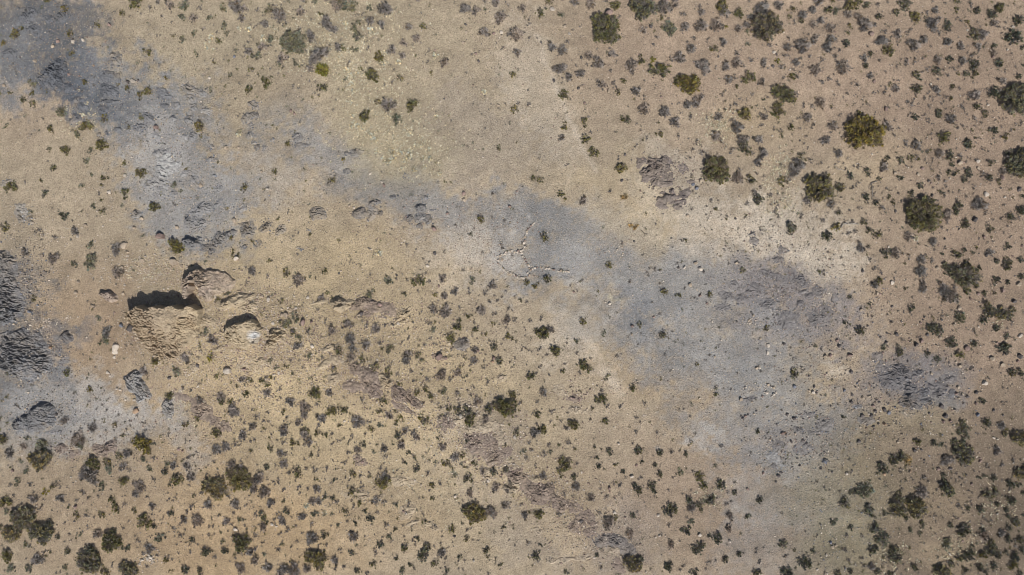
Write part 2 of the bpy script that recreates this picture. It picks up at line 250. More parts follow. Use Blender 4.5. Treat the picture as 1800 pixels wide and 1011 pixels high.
(1,2): "330 85 24 g;395 45 24 s;150 360 20 s;205 410 15 s;300 370 38 w;110 490 38 w;285 485 30 y;240 315 26 s;55 585 40 s;85 695 26 w;140 715 28 w;325 620 22 g;370 610 16 g;505 640 30 w;555 650 24 g;640 650 26 g;675 685 24 g;700 630 22 g;680 735 34 w;540 742 32 g;465 690 18 g;355 760 36 w;360 800 34 g;420 805 28 g;460 865 48 w;205 785 30 w;190 915 28 g;110 960 22 g;180 970 15 g;700 512 22 s;745 555 18 s;815 550 18 g;850 510 22 w;860 600 20 g;905 645 14 g;890 415 32 w;905 345 24 s;860 310 24 g;810 265 40 s;870 205 40 s;785 95 22 g;960 305 26 w;1130 300 36 w;1030 155 18 w;1060 75 30 w;1105 35 18 g;975 480 24 s;1070 490 20 w;1180 440 34 g;1150 575 26 g;1015 745 58 g;1115 735 32 w;1030 815 22 w;840 800 34 w;940 835 42 w;885 825 16 w;770 770 18 w;765 705 22 w;790 870 22 g;820 915 22 w;690 870 18 w;610 900 28 w;660 940 22 w;580 975 34 w;520 945 22 w;945 890 32 w;900 945 34 w;1060 920 38 w;1145 865 42 g;1110 885 22 g;800 990 36 w;950 995 26 g;1040 980 26 w;1185 970 20 g;930 560 12 w;905 740 14 w;985 630 14 s;585 795 14 w;485 790 12 w;570 855 16 w;310 1005 25 g;425 665 16 g;600 700 14 w",
(2,2): "205 38 32 s;445 45 20 d;540 25 18 w;658 52 20 g;720 58 30 w;800 25 30 w;890 18 26 w;1012 38 26 w;965 48 16 w;1048 100 20 w;1105 92 22 w;1160 22 14 w;1178 148 20 w;985 158 38 w;1080 178 22 w;1165 222 30 w;895 203 24 g;835 140 18 w;655 155 34 w;740 165 48 w;740 205 28 w;650 290 24 s;620 243 14 w;660 243 16 g;825 270 40 g;770 350 46 g;865 385 34 w;735 435 14 g;780 425 24 w;940 298 28 g;1068 248 22 g;1015 328 18 g;1175 345 30 g;935 245 20 w;1102 278 9 g;480 348 22 w;425 380 16 w;560 180 24 w;500 230 20 w;400 210 26 w;455 175 26 w;360 258 20 w;315 262 20 w;245 290 34 w;50 262 36 w;20 240 18 g;178 265 26 w;145 232 14 w;65 365 40 w;80 420 34 w;172 408 32 w;265 385 26 w;350 415 26 s;288 433 20 g;330 450 24 d;70 490 36 w;150 505 32 g;230 560 32 g;330 605 32 g;400 608 24 w;465 470 36 w;455 515 30 w;535 468 22 s;350 522 16 w;555 370 9 g;590 405 20 w;625 355 18 w;560 510 20 s;570 570 12 w;480 585 20 w;612 580 10 w;515 655 22 w;605 645 26 w;705 612 38 w;768 645 24 w;420 680 22 g;530 738 30 g;588 710 28 g;632 762 26 g;715 735 26 s;810 742 28 w;750 772 14 w;908 748 20 w;930 695 16 w;1030 668 22 w;1088 690 9 g;1012 750 12 g;955 800 36 w;1040 850 38 d;1110 805 26 d;1190 745 26 g;1110 515 30 d;1000 562 22 w;1065 415 38 d;995 440 14 d;940 440 30 w;935 510 30 w;1000 510 16 w;855 472 14 d;820 470 12 w;820 600 34 w;835 545 12 w;900 545 12 w;148 785 20 w;298 795 32 g;15 860 38 g;65 880 14 g;215 882 18 w;275 865 26 g;335 895 34 w;375 865 16 d;420 905 22 g;385 945 22 g;125 940 44 w;205 940 18 w;210 990 26 g;275 962 24 s;585 930 40 g;500 905 14 w;690 905 24 w;735 895 24 w;755 845 24 g;820 860 34 d;890 870 46 d;910 930 46 g;945 890 26 w;700 840 20 w;640 800 16 w;565 805 20 w;645 860 12 w;625 995 16 w;450 1000 30 w;520 1000 20 w;1010 930 34 w;695 975 14 s",
(3,2): "500 242 34 g;220 325 55 g;272 290 30 w;175 308 26 g;215 218 24 w;125 230 24 w;25 222 28 w;65 90 18 d;103 100 18 w;20 60 14 w;2 158 12 w;310 448 48 g;270 425 18 w;195 425 26 w;250 467 16 w;455 458 22 w;460 378 20 s;387 388 14 w;515 545 48 g;490 515 22 g;550 493 14 w;368 582 22 g;343 578 12 w;372 535 16 w;128 622 38 g;172 600 18 w;190 560 16 w;30 370 14 g;92 335 12 w;220 733 34 w;230 655 13 d;265 612 16 w;15 760 26 g;15 850 32 g;50 820 28 w;628 790 50 g;630 720 24 w;675 835 24 w;675 635 22 s;845 708 34 g;768 830 26 w;565 845 20 g;597 690 14 w;930 812 24 w;872 910 18 w;652 938 32 g;552 925 18 w;430 955 48 g;385 985 28 w;220 990 38 g;175 895 32 g;275 865 24 w;318 915 14 g;272 938 16 w;295 970 15 g;172 958 18 w;50 995 26 w;150 1005 24 g;178 803 18 w;1050 330 33 d;1065 25 36 g;1168 48 22 g;985 105 14 w;605 25 16 g;595 60 9 g;900 260 20 s;735 478 20 w;765 465 10 w;635 322 20 s;825 978 12 d;870 1002 16 w;1132 765 12 w;1075 470 16 w;20 490 14 w;410 695 16 w;475 600 20 w;435 855 24 w;480 725 14 s;1100 355 10 s",
(4,2): "583 288 26 g;782 610 35 g;190 45 26 g;102 540 18 g;232 748 18 g;158 290 10 g;830 382 14 d;930 405 14 s;1140 240 22 d;1165 262 14 d;1148 280 12 d;1175 60 24 d;1048 645 14 d;1125 905 18 d;855 820 16 w;525 1003 18 d;12 850 14 w;115 772 12 g;645 480 10 s;895 615 12 w",
(5,2): "50 298 40 d;108 118 18 d;365 5 18 d;480 15 32 w;640 20 46 w;690 55 55 w;720 80 36 d;635 90 22 d;790 15 40 g;400 140 28 d;415 65 16 w;265 240 24 w;918 38 26 d;988 35 18 d;940 165 58 d;905 220 36 d;1115 155 28 d;1000 285 30 d;745 205 50 s;1115 245 20 w;550 280 44 d;590 300 44 d;675 385 42 d;738 468 40 g;850 390 32 d;848 295 20 w;1055 435 55 d;1075 345 24 d;315 430 30 d;320 460 26 d;212 410 26 s;400 375 16 d;518 465 26 d;583 500 28 d;838 568 26 w;1105 595 38 d;1165 600 32 d;1195 645 14 d;1110 685 14 w;900 800 26 d;760 990 46 d;940 950 40 d;1035 968 32 w;485 998 16 g;465 535 14 w;130 195 14 w;1075 1005 24 g",
(0,3): "25 60 48 g;190 48 22 s;295 95 48 s;170 105 30 w;65 150 36 w;60 180 20 w;145 215 16 s;185 280 26 s;125 355 28 s;80 378 20 w;215 370 26 w;75 250 14 g;375 388 24 g;325 425 27 y;560 50 50 w;565 105 30 s;665 230 55 g;630 300 66 w;655 350 36 w;770 265 34 s;750 210 30 g;835 170 30 g;900 155 32 w;915 68 18 w;1128 35 14 g;1080 80 18 s;865 30 18 s;1010 195 26 s;1075 188 24 w;865 250 36 w;920 275 18 w;1045 262 26 s;1155 285 30 d;1180 230 26 s;1082 340 27 w;1195 375 18 d;870 350 42 g;985 380 46 w;955 440 30 w;1040 460 18 w;725 390 32 s;690 455 16 w;785 475 32 g;810 515 28 g;825 555 38 g;875 510 22 w;945 550 24 g;1070 525 30 w;1185 485 18 w;1190 575 20 w;712 582 28 g;610 590 22 w;540 582 30 g;482 538 18 g;585 425 28 w;425 470 32 w;240 475 38 w;290 530 26 w;100 455 18 w;45 495 46 g;50 565 24 s;350 640 30 d;405 738 26 d;10 665 18 d;455 645 18 w;490 722 18 w;565 715 20 s;690 720 34 w;1020 645 62 g;1085 665 24 d;1130 740 36 s;970 770 26 w;805 700 30 d;890 820 30 s;1050 820 38 w;1010 860 24 w;195 805 28 s;55 880 52 g;315 845 28 w;358 848 20 g;270 905 42 w;80 965 32 s;210 968 32 d;480 845 28 d;460 955 24 s;640 840 50 d;750 985 32 g;790 930 20 w;1035 950 22 w;1170 905 28 g;1110 870 18 w;1190 980 14 g;875 680 10 w;905 632 12 w;185 895 12 w;620 675 18 w;540 485 20 w",
(1,3): "50 335 55 g;140 325 36 w;120 245 30 w;20 240 32 w;140 122 15 g;135 175 28 w;325 20 36 g;325 130 38 w;390 110 34 w;450 90 28 w;485 95 16 w;515 30 38 w;490 55 14 w;575 65 28 w;565 140 18 g;700 52 16 g;685 80 9 g;705 125 26 g;795 10 34 w;790 80 24 w;865 85 32 g;775 155 34 w;810 160 22 w;860 168 9 d;800 225 34 w;850 122 14 d;935 25 38 w;975 75 36 w;935 95 18 w;990 172 20 d;1040 168 16 w;1045 130 18 w;1030 20 24 g;1090 25 24 g;1145 88 22 w;1145 20 18 w;1010 110 14 g;940 195 16 w;305 215 18 w;435 225 36 w;500 265 30 w;545 258 8 d;495 210 14 w;610 235 12 w;680 255 28 d;740 240 18 w;830 288 20 w;895 290 40 g;1015 275 28 w;960 262 20 w;1100 260 24 w;1170 262 16 d;1160 345 22 d;1025 340 20 g;1050 352 11 g;1140 205 14 w;240 365 22 d;575 395 38 w;620 330 50 w;665 425 44 w;410 460 26 w;455 505 36 w;475 540 24 w;440 575 20 w;225 425 28 w;160 450 20 d;268 512 34 w;145 532 27 w;125 570 26 w;10 575 26 d;98 618 32 w;195 632 44 w;347 582 15 d;395 635 34 w;430 655 16 w;500 625 28 s;705 508 34 w;795 490 18 d;755 575 22 w;765 348 26 w;720 350 18 w;905 385 28 w;970 400 20 w;1030 402 34 w;800 410 24 w;900 435 20 w;955 445 10 g;1000 490 30 w;1040 490 32 w;1140 462 20 d;1165 495 28 w;1090 450 28 s;1020 575 28 s;1080 575 16 t;955 525 16 t;818 555 30 d;825 580 20 w;790 632 34 w;660 615 32 g;640 575 20 d;650 665 30 w;600 570 18 w;620 655 14 w;930 595 32 w;985 650 24 w;880 662 18 w;1178 665 20 d;825 700 26 w;770 722 22 w;925 712 16 w;1080 730 30 d;990 750 48 w;1045 790 18 w;1100 800 18 w;895 775 16 w;850 810 22 w;755 830 28 w;985 825 22 w;1030 835 18 w;600 735 26 w;560 850 34 w;600 825 26 w;370 770 20 s;380 838 34 d;250 835 42 d;160 762 26 d;75 728 24 w;45 795 14 w;138 852 20 w;100 690 14 w;20 680 20 w;315 885 22 w;105 970 38 d;215 990 32 d;495 955 42 w;590 905 34 w;665 860 20 s;685 960 38 w;800 965 36 w;775 992 30 w;878 970 44 w;960 965 30 w;1085 890 28 g;1160 905 34 w;1155 960 24 w;1185 830 22 w;10 900 16 w;15 975 14 g;270 730 20 w;310 720 12 w;355 710 14 s;1135 580 18 s;785 790 16 s",
(2,3): "155 92 24 d;120 130 30 w;75 35 22 w;170 15 18 w;255 92 15 d;305 125 32 w;310 180 24 w;345 158 10 g;400 35 30 d;435 10 26 w;500 10 28 w;530 38 34 w;420 95 36 w;475 155 22 d;515 185 18 s;448 222 20 d;430 195 12 w;530 260 28 d;28 225 24 w;45 150 24 w;280 258 24 w;315 272 16 w;395 268 18 w;370 292 14 w;80 295 30 g;145 298 26 w;200 320 18 g;35 330 16 w;290 365 62 g;300 320 36 w;140 360 16 w;145 395 26 w;75 420 36 g;40 385 16 w;85 525 20 w;130 500 22 g;245 490 34 w;300 495 18 w;165 562 18 d;30 560 24 g;210 610 32 d;250 570 22 w;45 630 18 w;100 648 20 d;122 610 12 g;318 658 28 w;380 690 20 d;80 730 40 w;435 665 14 w;505 692 14 d;535 755 22 d;470 515 28 w;465 580 28 w;380 510 24 s;570 580 14 w;585 635 18 g;655 670 28 w;635 470 24 g;548 470 13 w;635 380 30 g;685 358 26 w;608 290 24 w;615 200 14 d;745 362 12 g;745 225 36 g;800 180 36 w;848 165 28 g;735 90 20 w;705 105 30 w;680 45 18 d;706 40 10 g;885 65 22 d;930 220 28 g;795 300 24 s;888 325 40 d;905 435 32 w;908 402 12 g;852 485 14 w;1000 275 32 w;1065 278 38 d;1158 272 28 d;1090 395 36 w;1185 400 34 w;1155 515 40 w;1035 570 44 w;860 558 26 d;780 695 34 g;882 750 24 g;885 695 20 w;1142 675 20 d;1075 710 13 d;1130 710 16 w;965 762 14 w;785 780 10 w;1015 840 32 d;1030 880 18 d;835 880 20 d;710 860 34 w;740 890 20 w;605 815 34 d;570 875 46 d;655 805 16 w;655 928 28 g;445 825 34 g;462 782 9 g;520 800 14 w;485 937 20 d;515 970 12 w;385 888 20 d;270 800 34 d;240 850 28 w;298 862 11 w;68 850 27 d;225 930 28 g;108 980 32 d;22 945 22 w;185 995 24 w;332 738 24 s;290 742 13 w;165 800 12 d;108 800 14 s;445 738 12 w;740 985 22 d;1115 942 20 d;1085 885 12 w;1035 1000 18 w;430 975 28 s;710 705 12 w;845 235 18 s;1150 95 18 d;780 70 8 g;660 215 18 s;985 672 10 w;360 95 14 s;225 150 18 s;425 365 16 w",
(3,3): "165 12 40 w;225 5 28 g;30 8 26 g;120 80 22 w;135 130 20 w;70 135 22 s;260 95 26 w;228 150 26 w;270 145 20 s;105 182 24 w;330 105 18 s;395 80 28 w;448 65 14 w;440 123 18 g;375 220 60 g;335 285 36 g;460 228 18 w;437 322 27 d;443 392 32 w;220 310 30 w;165 235 16 w;290 368 26 w;368 440 24 w;428 452 16 w;580 108 18 d;632 120 16 d;690 138 28 d;597 188 20 d;610 252 24 d;645 268 16 d;730 240 18 g;783 282 24 d;578 45 12 w;885 135 40 d;850 85 14 w;875 12 20 w;1022 10 18 w;1035 148 34 d;1115 140 26 w;1005 240 24 d;915 210 18 d;1040 305 28 d;1035 345 12 w;985 370 32 d;990 410 30 d;905 325 20 w;865 385 28 d;890 420 36 d;1180 285 30 s;1098 410 14 w;770 380 26 w;715 362 16 w;625 402 12 w;627 437 10 w;755 440 14 w;665 462 24 w;560 470 32 w;522 438 12 w;732 500 10 d;720 465 8 w;775 472 10 w;610 570 26 w;655 575 14 w;680 640 48 w;722 605 24 g;663 545 10 w;845 590 24 d;878 572 10 w;330 588 28 w;185 585 48 g;95 590 32 w;120 570 20 g;65 510 20 w;560 630 12 w;180 700 26 w;115 785 26 w;200 805 18 d;170 875 40 d;380 988 22 d;500 968 14 g;595 865 24 d;620 955 26 w;620 825 16 d;820 720 34 w;830 750 20 w;870 800 14 w;905 900 36 d;1110 545 58 d;1105 660 22 w;1052 728 16 w;1115 790 30 w;1178 770 14 w;1190 690 18 d;1105 945 42 d;1180 970 18 w;1018 466 9 d;765 637 10 w;470 750 12 d;345 925 12 w;265 890 10 w;240 900 10 w;128 890 10 w;20 798 14 w;10 680 10 w;5 425 14 g;1030 590 16 w",
(4,3): "120 310 42 g;150 385 38 g;265 380 42 d;240 340 22 w;362 428 26 d;315 430 16 w;45 480 36 d;65 525 42 w;120 515 40 d;200 485 50 d;315 510 24 w;332 595 30 w;458 590 24 s;540 485 30 d;325 685 30 w;407 716 15 d;245 760 42 d;100 820 46 d;25 700 38 d;58 635 28 s;185 727 18 d;295 895 32 d;392 858 26 d;172 920 16 w;163 960 14 w;80 995 34 d;10 945 20 w;548 930 28 w;525 845 22 w;512 992 38 d;700 795 34 d;720 880 26 w;855 918 56 d;735 990 58 d;1135 510 46 d;1185 425 24 d;1062 635 30 s;1180 675 20 d;1150 735 22 w;1135 835 28 w;1165 905 22 w;22 165 24 d;22 262 12 d;275 105 24 w;365 358 18 w;527 5 20 d;228 240 14 s;325 308 8 g;715 225 14 d;1085 1005 34 d;1180 985 26 d;785 835 18 s;920 835 22 s;1000 985 14 w;632 62 8 d",
(5,3): "205 265 46 d;285 195 46 d;335 170 42 d;370 205 42 o;370 240 14 d;455 75 34 g;558 78 26 d;608 25 16 d;610 100 24 s;710 70 34 d;735 10 26 d;705 125 30 d;645 215 46 w;635 312 26 d;490 318 28 w;470 420 46 w;320 437 24 d;370 610 24 d;105 545 46 d;85 410 66 s;155 680 46 d;205 755 46 d;215 570 24 s;135 600 30 s;400 690 24 s;485 660 28 s;465 715 22 s;60 735 20 w;130 832 40 d;275 830 44 d;280 885 60 d;120 950 30 w;75 945 20 w;175 985 32 d;255 1000 30 d;62 890 20 w;425 950 32 d;680 662 26 d;775 695 54 d;655 790 46 s;735 525 26 w;800 540 28 d;885 550 36 d;835 815 24 d;955 825 52 d;800 870 46 d;740 890 38 d;680 925 34 d;780 980 28 d;765 945 12 d;890 960 40 d;930 985 24 d;988 948 32 d;1015 870 34 d;1070 850 24 d;1130 880 44 d;1165 765 40 d;1190 830 30 d;1140 805 24 w;1080 755 34 d;1040 720 30 w;910 740 38 w;905 693 18 d;1085 685 30 d;1135 640 38 d;1090 595 24 d;1068 555 28 d;1005 510 24 d;1105 492 42 d;935 440 44 d;995 425 44 d;1100 375 40 d;980 330 32 d;882 332 20 d;1005 130 32 w;1040 225 28 w;1120 205 24 w;1060 20 26 d;1195 430 24 d;1120 945 42 g;1170 1000 30 d;990 558 10 d;1195 600 20 d;1160 703 14 d;915 310 14 s;935 238 20 w;5 425 20 d;775 60 36 s;1175 200 12 d;1155 380 20 s;205 790 22 s;900 870 38 g",
}
# large bushes: x, y, lobes [(dx, dy, r)], tone, label, short name
BIG = [
 (1063,52,[(-8,-12,15),(10,-8,15),(-8,12,15),(11,13,15),(0,0,18)],'g',"big ragged olive bush with a pinkish boulder at its upper rim","the bush by the pink boulder"),
 (1132,14,[(-14,-5,13),(0,-2,16),(14,2,12),(-4,13,12),(-18,-14,9)],'k',"dark olive bush cut by the top edge, between grey shrubs","the dark top-edge bush"),
 (1347,49,[(-14,-8,14),(3,-10,15),(14,0,15),(-4,10,16),(-16,10,11)],'b',"broad brownish-green bush, the widest near the upper right","the broad brown-green bush"),
 (515,77,[(-12,-2,9),(-4,-10,11),(8,-9,10),(15,2,8),(9,10,9),(-3,10,9),(1,0,13),(-14,8,6),(19,-8,6)],'s',"spiky grey-green bush, the largest in the upper left","the spiky grey-green bush"),
 (569,125,[(-3,-2,9),(4,-4,7),(2,5,7)],'y',"bright yellow-green round bush, the most vivid plant in view","the vivid yellow-green bush"),
 (1212,148,[(-10,-3,13),(6,4,13),(-2,8,12),(9,-8,8)],'Y',"yellow-green bush with bright lit crown among grey shrubs, upper right","the bright-crowned green bush"),
 (1376,167,[(-9,-5,12),(5,2,13),(14,8,9)],'g',"slanting olive bush just above a round green one","the slanting olive bush"),
 (1520,232,[(-20,-10,16),(0,-14,15),(14,0,17),(-8,10,19),(-26,10,12),(20,16,12),(28,-2,9)],'Y',"large golden-olive bush, the brightest of the big bushes on the right","the large golden-olive bush"),
 (1779,174,[(-12,0,16),(6,-10,18),(14,8,18),(-4,14,16),(18,-16,13)],'k',"huge dark bush touching the right edge above a second dark one","the upper right-edge bush"),
 (1788,289,[(-10,-2,15),(6,-14,14),(8,6,17),(-12,10,12)],'k',"huge dark bush on the right edge with grey twigs at left","the second right-edge bush"),
 (1258,299,[(-10,-10,14),(8,-8,14),(-14,8,11),(4,10,15),(14,8,10)],'g',"big olive bush to the right of the purple-grey rocks","the olive bush near purple rocks"),
 (1440,331,[(-12,-8,14),(8,-10,14),(14,6,13),(-4,12,14),(-14,6,11)],'g',"big mottled olive and brown bush above a pale dead branch","the mottled bush"),
 (1622,378,[(-18,-12,16),(4,-14,17),(18,-2,15),(-12,10,18),(8,14,17),(22,12,9)],'g',"largest olive-brown bush right of centre, square in outline","the square olive-brown bush"),
 (1694,484,[(-14,-4,14),(4,-8,13),(16,4,13),(0,12,13)],'k',"spreading dark bush joined to smaller ones, right side middle","the spreading dark bush"),
 (1764,552,[(-5,0,10),(6,3,9)],'k',"compact blackish bush right of a wide dark one","the compact blackish bush"),
 (887,716,[(-8,-4,12),(6,4,13),(14,-6,9)],'g',"big dark olive bush beside the pale mauve rubble in the middle bottom","the bush by the mauve rubble"),
 (1254,300,[],'',"",""),
 (251,782,[(-6,-6,10),(4,-2,11),(9,9,8)],'Y',"yellowish-green bush, brightest in the lower left","the bright lower-left bush"),
 (74,808,[(-8,-2,13),(6,-4,13),(0,8,12)],'j',"round grey-green bush, largest beneath the dark slate","the round grey-green bush"),
 (45,910,[(-10,-4,14),(6,-6,15),(8,8,13),(-8,9,12)],'j',"top one of three joined dark bushes in the lower left corner","the top of three corner bushes"),
 (22,938,[(-6,-3,11),(6,0,12),(-2,8,9)],'j',"left one of three joined dark bushes in the lower left corner","the left of three corner bushes"),
 (75,935,[(-10,-2,13),(6,-6,13),(4,8,13),(14,2,9)],'j',"right one of three joined dark bushes in the lower left corner","the right of three corner bushes"),
 (200,950,[(-6,-8,11),(6,0,11),(-6,8,12),(10,8,8)],'g',"dark olive bush with ragged arms above another at bottom left","the ragged olive bush"),
 (160,987,[(-12,-6,12),(4,-8,13),(10,6,13),(-4,8,13)],'j',"broad dark bush near the bottom edge, bottom left","the broad bottom-left bush"),
 (227,999,[(-8,-4,10),(6,2,11),(-2,7,9)],'j',"dark olive bush cut by bottom edge at left","the bottom-edge olive bush"),
 (383,856,[(-12,-2,13),(4,-4,13),(0,10,12),(12,4,10)],'j',"left half of a pair of wide olive bushes, lower left","the left paired bush"),
 (420,842,[(-10,-8,12),(4,-8,12),(10,4,14),(-4,8,12)],'g',"right half of a pair of wide olive bushes, lower left","the right paired bush"),
 (426,953,[(-6,-6,10),(7,-4,10),(0,6,11)],'g',"round olive bush near the bottom left with grey shrub beneath","the round lower-left olive bush"),
 (556,983,[(-10,-4,11),(4,-4,12),(6,8,10)],'g',"olive-green bush by the bottom edge, left of centre","the olive bush near bottom edge"),
 (838,901,[(-14,-3,11),(-2,-8,11),(4,4,13),(-6,10,10),(12,2,9)],'g',"ragged olive bush joined to a grey shrub, bottom centre","the ragged bottom-centre bush"),
 (1113,989,[(-8,-4,11),(5,2,12),(-2,8,9)],'j',"dark bush at the foot of the mauve rocks, bottom centre right","the bush below the mauve rocks"),
 (1691,798,[(-8,-6,12),(6,-2,13),(2,8,13)],'k',"dark green bush with bright rim, lower right","the bright-rimmed dark bush"),
 (1662,859,[(-3,-4,10),(4,4,10)],'k',"dark bush with pale stones on its left, lower right","the bush with pale stones"),
 (1578,892,[(-4,-10,12),(4,4,11),(-6,8,10)],'k',"left half of the biggest dark clump in the lower right","the left of the dark clump"),
 (1607,890,[(-6,-8,12),(6,0,14),(2,10,12),(14,6,8)],'k',"right half of the biggest dark clump in the lower right","the right of the dark clump"),
 (1796,833,[(-6,0,11),(6,-6,11)],'j',"dark bush on the right edge, lower of two there","the low right-edge bush"),
 (1793,770,[(-8,-2,11),(6,2,12)],'k',"dark bush on the right edge, under the pair of long shrubs","the mid right-edge bush"),
 (1655,1003,[(-5,-2,11),(5,3,10)],'k',"dark bush cut by the bottom edge, lower right","the bottom-edge dark bush"),
 (312,433,[(-5,-4,9),(4,3,9),(-3,8,7)],'Y',"yellow-olive bush beside a dark slate boulder, above the fin","the yellow bush by slate"),
]
